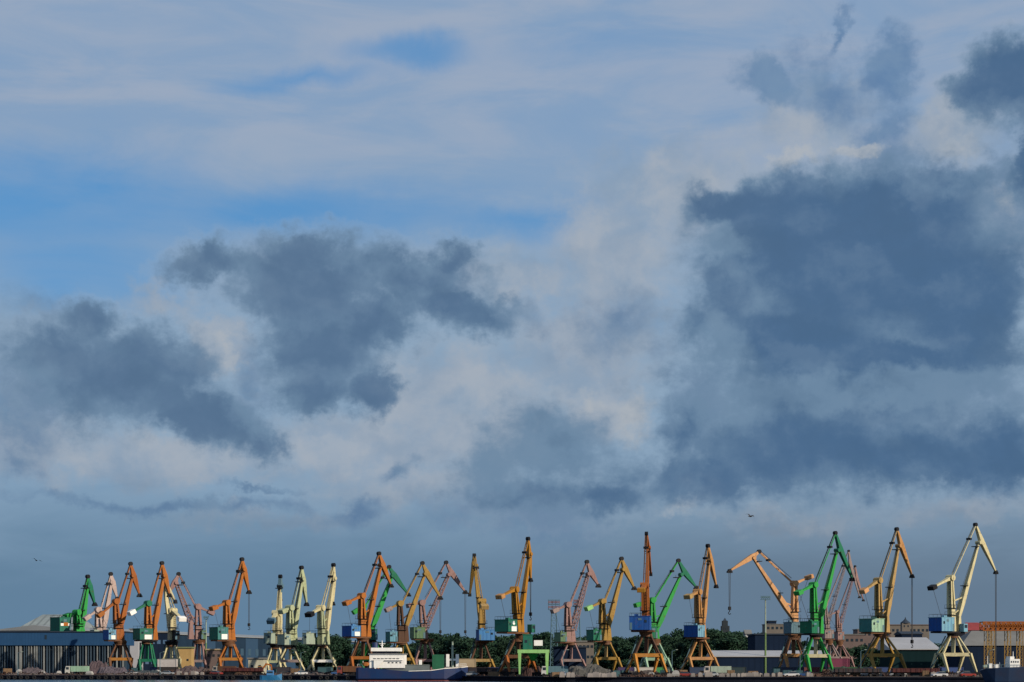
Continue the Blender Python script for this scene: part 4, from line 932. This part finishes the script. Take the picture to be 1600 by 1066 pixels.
def small_boat():
    D = 583; x = gx(423,D); r = root('work_boat', (x, D, 0), 'small bright blue work boat at the quay below the cream cranes', 'boat')
    vs = []; fs = []
    st = [(-3.2,.7,1.5),(-2.6,1.0,1.4),(0,1.15,1.35),(2,.9,1.5),(3.4,.05,1.9)]
    for sx, w, zt in st: vs += [(x+sx,D-w,zt),(x+sx,D-w*.6,-.3),(x+sx,D+w*.6,-.3),(x+sx,D+w,zt)]
    for i in range(4):
        for k in range(4): fs.append((i*4+k, i*4+(k+1)%4, i*4+4+(k+1)%4, i*4+4+k))
    fs += [(3,2,1,0),(16,17,18,19)]
    MB().poly(vs, fs).build('hull', mat('boat_blue', (.03,.18,.38), rough=.4, wear=.2), r)
    c = MB().box(x-1.2,x+.9,D-.7,D+.7,1.4,2.9).build('cabin', paint('skyblue'), r, bevel=.05)
    MB().box(x-1.0,x+.7,D-.74,D+.74,2.1,2.6).build('window', M_glass, c)
    MB().tube((x-.2,D,2.9),(x-.2,D,4.1),.06,.04,6).build('mast', paint('white'), r)
small_boat()

# ------------------------------------------------------------------ things on the quay
def heap(px, D, w, h, d, c, label, seed):
    rnd = random.Random(seed); x0 = gx(px, D); n = 26; m = 12; vs = []; fs = []
    bumps = [(rnd.uniform(-.75,.75), rnd.uniform(-.5,.5), rnd.uniform(.35,1), rnd.uniform(.2,.45)) for _ in range(6)]
    for j in range(m+1):
        for i in range(n+1):
            u_ = i/n*2-1; v_ = j/m*2-1; e = max(0, 1-(u_*u_+v_*v_))
            z = max([b_[2]*max(0, 1-math.hypot((u_-b_[0]), (v_-b_[1]))/(b_[3]*1.6)) for b_ in bumps])
            z = h*(.55*z+.45*e)*(min(1, e*3)) + rnd.uniform(-.06,.12)*h*(e > .05)
            vs.append((u_*w/2, v_*d/2, z-.05))
    for j in range(m):
        for i in range(n): fs.append((j*(n+1)+i, j*(n+1)+i+1, (j+1)*(n+1)+i+1, (j+1)*(n+1)+i))
    k = MB(); k.poly(vs, fs); o = k.build('bulk_heap', mat('heap_%s' % seed, c, rough=.95, wear=.55, scale=1.6, bump=.6)); o.location = (x0, D, QZ)
    tag(o, label, 'heap')
heap(925, 575, 17, 4.2, 8, (.11,.108,.10), 'grey gravel heap in front of the pink crane legs', 1)
heap(298, 632, 14, 3.6, 8, (.10,.075,.078), 'mauve brown heap under the leaning pink crane', 2)
heap(330, 626, 10, 2.6, 7, (.11,.08,.07), 'dark brown heap left of the lone orange crane legs', 3)
heap(178, 628, 12, 3.4, 7, (.12,.10,.12), 'pale mauve heap between the legs of the rust orange crane', 4)
heap(148, 640, 11, 5.6, 7, (.11,.08,.09), 'tall mauve scrap heap in front of the blue hall end', 5)
heap(232, 626, 12, 2.2, 6, (.05,.07,.08), 'low dark heap between the green portal legs', 6)
heap(360, 622, 12, 2.4, 6, (.08,.07,.06), 'low dark scrap heap between the lone orange crane legs', 7)
heap(835, 545, 9, 3.8, 6, (.09,.05,.045), 'reddish scrap heap inside the pale green portal frame', 8)
heap(1010, 540, 13, 2.4, 6, (.08,.065,.06), 'dark scrap heap under the head-on dark orange crane', 9)
heap(960, 548, 9, 2.0, 6, (.06,.055,.05), 'low black heap right of the gravel heap', 10)
heap(1320, 540, 12, 3.2, 6, (.05,.08,.06), 'dark greenish heap right of the bright green crane', 11)
heap(50, 640, 12, 3.0, 6, (.11,.09,.10), 'mauve heap among the columns of the blue hall', 12)
heap(760, 560, 12, 2.0, 6, (.05,.05,.05), 'low black heap beside the ship bow', 13)
heap(480, 616, 24, 1.9, 6, (.045,.045,.05), 'long low dark heap under the cream cranes', 14)

# railway wagons
def wagon_proto(c, nm):
    r = root('rail_wagon', (0,0,0), '', 'wagon', 'railway wagons on the quay tracks')
    m = mat('wagon_'+nm, c, rough=.8, wear=.35, scale=.6, rust=.4, stripes=(0,.55,.75))
    b_ = MB().box(-6.2,6.2,-1.45,1.45,1.15,2.1).build('body', m, r)
    k = MB(); k.box(-6.35,6.35,-1.5,1.5,2.1,2.22); [k.box(x-.09,x+.09,-1.54,1.54,1.15,2.1) for x in (-5.2,-3.9,-2.6,-1.3,0,1.3,2.6,3.9,5.2)]; k.build('side_rib', m, b_)
    MB().box(-6.6,6.6,-.5,.5,.85,1.15).build('frame', M_dark, r)
    for s_ in (-4.3, 4.3):
        k = MB(); k.box(s_-1.3,s_+1.3,-1.05,1.05,.45,.8)
        for dx in (-.9,.9):
            k.tube((s_+dx,-1.05,.46),(s_+dx,-.9,.46),.46,.46,14); k.tube((s_+dx,.9,.46),(s_+dx,1.05,.46),.46,.46,14)
        k.build('bogie', M_dark, r)
    return r
wr = wagon_proto((.07,.018,.022), 'red'); wb = wagon_proto((.03,.032,.04), 'black')
def put(proto, px, D, label, first, rot=0):
    x = gx(px, D)
    if first: proto.location = (x, D, QZ+.15); proto.rotation_euler = (0,0,rot); proto['label'] = label; return proto
    return dup(proto, (x, D, QZ+.15), rot, label=label)
put(wr, 1430, 512, 'dark red open railway wagon below the broad pale roof', True, R(-1))
put(wb, 1340, 513, 'black open wagon between the bright green crane and the tan crane', True, R(-1))
put(wb, 780, 548, 'black open wagon under the amber crane beside the bow', False, R(-14))
put(wr, 380, 602, 'dark red open wagon right of the lone orange crane legs', False)
# rails
k = MB()
for off in (4.0, 5.5, 12, 13.5):
    for (x0,y0),(x1,y1) in zip(EDGE[1:-2], EDGE[2:-1]): k.bar((x0,y0+off,QZ+.1),(x1,y1+off,QZ+.1),.08,.16)
tag(k.build('rail_track', mat('rail_steel', (.12,.10,.09), rough=.5)), kind='structure')

# concrete blocks in rows along the quay
m_blk = mat('pale_concrete', (.30,.27,.25), rough=.9, wear=.3, scale=.8)
bl = None
spec = [(1129,2.0,'first'),(1137,1.1,''),(1146,1.6,''),(1154,1.0,''),(1161,1.5,''),(1171,2.8,''),(1180,2.0,''),(1188,.9,''),(1198,1.5,''),(1208,1.0,''),(1219,1.3,''),(1107,2.2,''),(1094,1.2,''),(878,1.4,''),(889,1.6,''),(895,1.1,''),
        (1083,1.2,''),(1046,1.4,''),(922,1.6,''),(931,1.8,''),(938,1.2,''),(944,1.8,''),(952,1.6,''),(959,1.4,''),(1218,1.4,''),(280,1.5,''),(291,1.2,''),(302,1.4,''),(316,1.0,''),(1262,1.0,''),(1268,1.0,''),(1459,1.8,'')]
for i, (px, w, _) in enumerate(spec):
    D = 509 if px > 700 else 606
    hh = random.uniform(.9, 1.4)
    if bl is None:
        bl = MB().poly([(-.5,-.5,0),(.5,-.5,0),(.5,.5,0),(-.5,.5,0),(-.42,-.42,1),(.42,-.42,1),(.42,.42,1),(-.42,.42,1)], [(0,3,2,1),(4,5,6,7),(0,1,5,4),(1,2,6,5),(2,3,7,6),(3,0,4,7)]).box(-.12,.12,-.05,.05,1,1.12).build('concrete_block', m_blk); o = bl
    else: o = bl.copy(); C.objects.link(o)
    o.location = (gx(px,D), D, QZ+.0); o.scale = (w, 1.2, hh); o.rotation_euler = (0,0,random.uniform(-.2,.2))
    tag(o, 'pale block', 'concrete block', 'pale concrete blocks along the quay'); LATE.append((o, ('small' if w < 1.25 else 'long' if w > 1.7 else 'medium')+' pale concrete block %s'))

# containers
def container_proto():
    r = root('shipping_container', (0,0,0), '', 'container', 'shipping containers on the quay')
    return r
def container(px, D, z, nm, c, label, L_=6.1, rot=0):
    x = gx(px, D); r = root('shipping_container', (x, D, QZ+z), label, 'container', 'shipping containers on the quay')
    m = mat('container_'+nm, c, rough=.6, wear=.3, scale=.7, rust=.25, stripes=(0,3.4,.7))
    zz = QZ+z; h = L_/2
    b_ = MB().box(x-h+.08,x+h-.08,D-1.17,D+1.17,zz+.12,zz+2.52).build('body', m, r)
    k = MB()
    for sx in (-1,1):
        for sy in (-1,1): k.box(x+sx*h-.09,x+sx*h+.09,D+sy*1.2-.09,D+sy*1.2+.09,zz,zz+2.6)
    for sy in (-1,1): k.box(x-h+.1,x+h-.1,D+sy*1.2-.05,D+sy*1.2+.05,zz+.02,zz+.14); k.box(x-h+.1,x+h-.1,D+sy*1.2-.05,D+sy*1.2+.05,zz+2.5,zz+2.6)
    k.build('frame', m, r)
    MB().box(x+h-.07,x+h+.02,D-1.1,D+1.1,zz+.14,zz+2.5).build('door', m, r)
CL = [(703,640,0,'white',(.5,.5,.48),'off-white container on the ground behind the ship mast'),(728,600,0,'tan',(.42,.30,.18),'tan container left of the narrow ochre crane legs'),
      (728,600,2.62,'sandc',(.48,.38,.24),'sandy container stacked on the tan one left of the narrow ochre crane'),
      (745,556,0,'blackc',(.03,.03,.04),'black container beside the ship bow'),(780,560,0,'navy',(.03,.05,.14),'navy container under the amber crane'),
      (800,556,0,'greenc',(.03,.12,.08),'green container left of the pale green portal'),(1225,560,0,'teal',(.03,.10,.10),'teal container under the peach crane'),
      (1238,556,0,'navy2',(.03,.05,.10),'dark navy container left of the green portal legs'),(1272,575,0,'maroon',(.16,.05,.06),'maroon container inside the bright green crane portal'),
      (1310,570,2.62,'maroon2',(.20,.04,.09),'crimson container on top of the dark green one'),(1310,570,0,'green2',(.02,.09,.06),'dark green container below the crimson one'),
      (1330,556,0,'green3',(.04,.16,.07),'mid green container right of the crimson container'),(1376,575,0,'blue3',(.03,.07,.20),'blue container under the mint-sided tan crane'),
      (1487,560,0,'blue4',(.04,.09,.26),'bright blue container under the rightmost cream crane'),(1008,560,0,'white2',(.6,.58,.52),'white container under the dark orange head-on crane'),
      (1020,566,0,'green5',(.05,.30,.10),'bright green container under the dark orange head-on crane'),(1030,590,0,'mint5',(.40,.45,.35),'pale mint container right of the dark orange crane'),
      (982,585,0,'violet',(.07,.05,.14),'violet container left of the dark orange head-on crane'),(905,640,0,'plum',(.12,.06,.12),'plum container behind the gravel heap'),
      (1093,600,0,'navy6',(.03,.06,.12),'navy container inside the clear orange portal'),(250,640,0,'navy7',(.04,.06,.16),'navy container right of the green legged crane'),
      (262,636,2.62,'white7',(.55,.52,.50),'white container topmost right of the green legged crane'),(262,636,0,'black7',(.03,.03,.03),'black container under the white one right of the green legged crane'),
      (512,640,0,'teal8',(.04,.12,.14),'teal container under the right cream crane'),(535,640,0,'olive8',(.12,.16,.10),'olive container left of the ship stern'),
      (548,630,0,'maroon8',(.14,.05,.04),'maroon container at the orange crane left of the ship'),(440,640,0,'black9',(.04,.04,.05),'black container under the pale sage crane'),
      (370,660,0,'grey9',(.17,.14,.15),'grey container right of the lone orange crane'),(680,600,0,'pinkc',(.38,.2,.2),'pink container behind the ship deck'),
      (665,612,0,'rustc',(.35,.16,.08),'rust orange container behind the ship hold'),(1345,600,0,'navy9',(.02,.04,.07),'dark navy container left of the tan crane portal'),
      (1150,620,0,'teal10',(.02,.05,.06),'dark teal container in front of the white-roofed shed')]
for a in CL: container(*a)

# wheeled excavator beside the cream block, lorry, cars
def excavator(px, D):
    x = gx(px, D); r = root('excavator', (x, D, QZ), 'yellow excavator in front of the cream block', 'excavator'); y = paint('amber')
    k = MB(); k.box(x-1.6,x+1.6,D-1.3,D-.7,QZ,QZ+.75); k.box(x-1.6,x+1.6,D+.7,D+1.3,QZ,QZ+.75); k.build('track', M_dark, r, bevel=.2)
    MB().box(x-1.7,x+1.2,D-1.2,D+1.2,QZ+.85,QZ+1.9).build('body', y, r, bevel=.12)
    c = MB().box(x+.1,x+1.4,D-1.2,D-.1,QZ+1.2,QZ+2.9).build('cab', y, r, bevel=.08); MB().box(x+.2,x+1.42,D-1.22,D-.12,QZ+1.9,QZ+2.7).build('window', M_glass, c)
    k = MB(); k.sweep([(Vector((x+1,D+.4,QZ+1.5)),.5,.4),(Vector((x+2.6,D+.4,QZ+3.6)),.6,.4),(Vector((x+4.2,D+.4,QZ+3.2)),.4,.35)], Vector((0,1,0))); k.build('boom', paint('orange'), r)
    k = MB(); k.sweep([(Vector((x+4.1,D+.4,QZ+3.3)),.35,.3),(Vector((x+4.4,D+.4,QZ+1.4)),.3,.3)], Vector((0,1,0))); k.build('dipper', paint('orange'), r)
    k = MB(); k.poly([(x+3.9,D-.1,QZ+1.4),(x+4.7,D-.1,QZ+1.4),(x+4.5,D-.1,QZ+.5),(x+3.7,D-.1,QZ+.8),(x+3.9,D+.9,QZ+1.4),(x+4.7,D+.9,QZ+1.4),(x+4.5,D+.9,QZ+.5),(x+3.7,D+.9,QZ+.8)],
        [(0,1,2,3),(7,6,5,4),(0,4,5,1),(1,5,6,2),(2,6,7,3),(3,7,4,0)]); k.build('bucket', M_dark, r)
excavator(403, 606)
def lorry(px, D, c, nm, label, cargo):
    x = gx(px, D); r = root('lorry', (x, D, QZ), label, 'lorry', 'lorries on the quay'); m = mat('lorry_'+nm, c, rough=.4, wear=.15)
    cb = MB().poly([(x-3.6,D-1.15,QZ+.6),(x-2.0,D-1.15,QZ+.6),(x-2.0,D-1.15,QZ+2.9),(x-3.3,D-1.15,QZ+2.9),(x-3.6,D-1.15,QZ+1.8),(x-3.6,D+1.15,QZ+.6),(x-2.0,D+1.15,QZ+.6),(x-2.0,D+1.15,QZ+2.9),(x-3.3,D+1.15,QZ+2.9),(x-3.6,D+1.15,QZ+1.8)],
        [(0,1,2,3,4),(9,8,7,6,5),(0,5,6,1),(1,6,7,2),(2,7,8,3),(3,8,9,4),(4,9,5,0)]).build('cab', m, r, bevel=.05)
    MB().box(x-3.2,x-2.3,D-1.18,D-1.12,QZ+1.8,QZ+2.6).build('window', M_glass, cb)
    MB().box(x-1.8,x+3.8,D-1.2,D+1.2,QZ+1.1,QZ+2.9).build('load_bed', cargo, r, bevel=.04)
    MB().box(x-3.4,x+3.7,D-.5,D+.5,QZ+.6,QZ+.95).build('chassis', M_dark, r)
    for dx in (-2.9,1.6,2.8):
        for dy in (-1.05,1.05): MB().tube((x+dx,D+dy-.15,QZ+.48),(x+dx,D+dy+.15,QZ+.48),.48,.48,14).build('wheel', M_rub, r)
lorry(866, 530, (.6,.6,.6), 'white', 'white lorry right of the pale green portal', paint('greyblue'))
lorry(350, 612, (.35,.32,.28), 'grey', 'grey lorry between the lone orange crane legs', paint('brown'))
lorry(545, 595, (.25,.06,.05), 'red', 'red lorry just left of the ship stern', paint('rustbrown'))
lorry(1120, 520, (.5,.45,.4), 'beige', 'beige lorry at the right foot of the clear orange portal', paint('palesage'))
lorry(120, 618, (.55,.55,.5), 'pale', 'pale lorry in front of the columns of the blue hall', paint('mint'))

# people-sized detail: short lamp posts on the quay
lp = None
for px in (28, 250, 470, 880, 1050, 1250, 1345, 1545):
    D = 600 if px < 600 else 520; x = gx(px, D)
    if lp is None:
        lp = root('street_lamp', (0,0,0), 'grey quay lamp post with a single arm', 'lamp post', 'lamp posts along the quay')
        MB().tube((0,0,0),(0,0,7),.11,.07,8).tube((0,0,7),(1.2,0,7.4),.05,.05,6).build('post', paint('greyblue'), lp); MB().box(1.0,1.6,-.15,.15,7.32,7.46).build('lamp_head', paint('palesage'), lp); o = lp
        o.location = (x, D, QZ)
    else: o = dup(lp, (x, D, QZ))
    LATE.append((o, 'grey lamp post %s'))

# gulls
def gull(px, py, D, label, rot):
    p = at(px, py, D); m = mat('gull_grey', (.05,.05,.055), rough=.8)
    k = MB(); n = 6; vs = []
    pr = [(-.32,.01,.0),(-.2,.05,.01),(0,.085,0),(.18,.07,.01),(.27,.045,.02),(.36,.006,.01)]
    for x, rr, z in pr:
        for i in range(n): a = 2*math.pi*i/n; vs.append((x, math.cos(a)*rr, z+math.sin(a)*rr))
    fs = [(i*n+j, i*n+(j+1)%n, (i+1)*n+(j+1)%n, (i+1)*n+j) for i in range(len(pr)-1) for j in range(n)]
    k.poly(vs, fs)
    for s_ in (-1, 1):
        k.poly([(.14,s_*.05,.04),(-.08,s_*.05,.04),(.12,s_*.38,.20),(-.06,s_*.38,.20),(-.12,s_*.82,.06),(.14,s_*.38,.17),(-.04,s_*.38,.17)], [(0,1,3,2),(2,3,4),(0,5,6,1),(5,4,6)])
    o = k.build('gull', m); o.location = p; o.rotation_euler = (R(15), 0, rot); o.scale = (1.6,1.6,1.6); tag(o, label, 'bird')
gull(1172, 807, 330, 'dark gull flying under the big cloud above the cranes', .6)
gull(57, 876, 420, 'tiny dark gull over the grey store at the left', 2.2)

# small cars, bulk bags, crates and timber on the quay
def car_proto(c, nm):
    r = root('parked_car', (0,0,0), '', 'car', 'cars parked on the quay'); m = mat('car_'+nm, c, rough=.3, wear=.08, spec=.5)
    k = MB(); k.sweep([(Vector((-2.1,0,.62)),.45,1.55),(Vector((-1.9,0,.66)),.62,1.7),(Vector((1.7,0,.62)),.6,1.7),(Vector((2.1,0,.55)),.38,1.55)], Vector((0,1,0))); b_ = k.build('body', m, r, bevel=.06)
    MB().poly([(-1.6,-.78,.92),(.95,-.78,.92),(.35,-.66,1.42),(-1.2,-.66,1.42),(-1.6,.78,.92),(.95,.78,.92),(.35,.66,1.42),(-1.2,.66,1.42)],[(0,1,2,3),(7,6,5,4),(0,4,5,1),(1,5,6,2),(2,6,7,3),(3,7,4,0)]).build('window', M_glass, b_)
    MB().box(-1.15,.3,-.62,.62,1.42,1.46).build('roof', m, b_)
    for dx in (-1.3,1.3):
        for dy in (-.78,.78): MB().tube((dx,dy-.1,.32),(dx,dy+.1,.32),.32,.32,12).build('wheel', M_rub, r)
    return r
cars = {}
for i, (px, D, nm, c) in enumerate([(206,620,'white',(.6,.6,.6)),(262,612,'silver',(.3,.32,.34)),(338,608,'red',(.3,.04,.03)),(470,604,'white',(.6,.6,.6)),(528,600,'blue',(.05,.12,.3)),(735,545,'silver',(.3,.32,.34)),
        (880,520,'white',(.6,.6,.6)),(1072,515,'red',(.3,.04,.03)),(1110,514,'silver',(.3,.32,.34)),(1236,512,'white',(.6,.6,.6)),(1258,512,'blue',(.05,.12,.3)),(1358,516,'white',(.6,.6,.6)),(1402,520,'silver',(.3,.32,.34)),(1468,505,'white',(.6,.6,.6)),(1512,508,'red',(.3,.04,.03))]):
    if nm not in cars: o = cars[nm] = car_proto(c, nm); o.location = (gx(px,D), D, QZ+.01); o.rotation_euler = (0,0,random.uniform(-.5,.5))
    else: o = dup(cars[nm], (gx(px,D), D, QZ+.01), random.uniform(-.6,.6)+random.choice((0,3.1)))
    o['label'] = nm+' car '+where(px)
rnd = random.Random(5)
def crate(w, d, h, c, nm, name, label_f, cat, grp, px, D, z=0):
    m = mat(nm, c, rough=.85, wear=.3, scale=1.5)
    k = MB()
    if name == 'bulk_bag':
        q = [(-.5,-.5,0),(.5,-.5,0),(.5,.5,0),(-.5,.5,0),(-.56,-.56,.45),(.56,-.56,.45),(.56,.56,.45),(-.56,.56,.45),(-.4,-.4,.9),(.4,-.4,.9),(.4,.4,.9),(-.4,.4,.9),(-.12,-.12,1),(.12,-.12,1),(.12,.12,1),(-.12,.12,1)]
        k.poly([(x*w,y*d,z_*h) for x,y,z_ in q], [(3,2,1,0),(12,13,14,15)]+[(a*4+i, a*4+(i+1)%4, a*4+4+(i+1)%4, a*4+4+i) for a in range(3) for i in range(4)])
    else:
        k.box(-w/2,w/2,-d/2,d/2,.12,h)
        for x in (-w*.4, 0, w*.4): k.box(x-.06,x+.06,-d/2-.03,d/2+.03,0,.12); k.box(x-.07,x+.07,-d/2-.04,-d/2,.12,h)
    o = k.build(name, m); o.location = (gx(px,D), D, QZ+z); o.rotation_euler = (0,0,rnd.uniform(-.4,.4)); tag(o, label_f % where(px), cat, grp)
for px in [12,30,66,92,110,140,210,246,284,306,345,372,428,446,462,488,515,540,760,772,786,802,870,884,962,976,1018,1038,1056,1066,1100,1116,1142,1176,1212,1230,1246,1290,1306,1322,1336,1350,1372,1396,1412,1446,1476,1498,1508]:
    base = 602 if px < 600 else (530 if px < 860 else 506)
    D = base+rnd.uniform(4, 34); t_ = rnd.random()
    if t_ < .45: crate(rnd.uniform(1.3,2.0),1.4,rnd.uniform(1.2,1.9),(.40,.39,.37),'bag_white','bulk_bag','white bulk bag standing %s','bulk bag','bulk bags on the quay',px,D)
    elif t_ < .8: crate(rnd.uniform(1.6,3.0),1.5,rnd.uniform(1.2,2.2),(.22,.14,.08),'crate_wood','wooden_crate','brown wooden crate standing %s','crate','wooden crates on the quay',px,D)
    else: crate(rnd.uniform(1.6,2.6),1.5,rnd.uniform(1.2,2.4),(.04,.10,.12),'crate_teal','steel_bin','dark teal steel bin standing %s','steel bin','steel bins on the quay',px,D)
# scrap metal and loose cargo between the tracks: nobody could count it
def scrap(px0, px1, D, h, n, name_c, seed):
    rr = random.Random(seed); k = MB(); x0, x1 = gx(px0,D), gx(px1,D)
    bumps = [(rr.uniform(x0,x1), rr.uniform(.35,1), rr.uniform(2,5)) for _ in range(max(3, int((x1-x0)/5)))]
    for _ in range(n):
        x = rr.uniform(x0,x1); y = D+rr.uniform(-3,3); hh = h*max(.15, max(b[1]*max(0,1-abs(x-b[0])/b[2]) for b in bumps))*(1-abs(y-D)/4)
        z = QZ+rr.random()*hh; ax = Vector((rr.gauss(0,1),rr.gauss(0,1),rr.gauss(0,.6))).normalized(); L_ = rr.uniform(.3,1.3)
        k.bar(Vector((x,y,z))-ax*L_/2, Vector((x,y,z))+ax*L_/2, rr.uniform(.08,.45), rr.uniform(.05,.4))
    o = k.build('scrap_metal', mat('scrap_'+name_c[0], name_c[1], rough=.7, wear=.6, scale=1.2, rust=.5)); tag(o, kind='stuff')
sc1 = ('brown', (.07,.045,.035)); sc2 = ('grey', (.12,.12,.125)); sc3 = ('black', (.016,.018,.022))
for i, a in enumerate([(0,130,618,2.0,900,sc3),(10,90,612,1.2,250,sc2),(150,260,620,2.2,900,sc3),(165,250,612,1.4,260,sc2),(255,400,616,2.2,900,sc1),(410,556,612,1.9,1100,sc3),(430,550,604,1.1,260,sc2),
        (725,820,552,2.4,1000,sc3),(740,812,545,1.4,250,sc1),(862,905,530,1.6,300,sc2),(965,1070,520,2.6,1100,sc3),(980,1060,514,1.6,350,sc1),(1070,1130,520,1.3,400,sc1),(1205,1345,520,2.6,1300,sc3),(1215,1340,514,1.7,450,sc1),(1345,1420,522,1.8,500,sc3),(1465,1530,514,1.6,600,sc2),(1440,1540,524,2.0,600,sc3)]):
    scrap(*a, 50+i)
for o, f in LATE:
    px = 800+o.location.x/o.location.y*FPX; o['label'] = f % where(px)
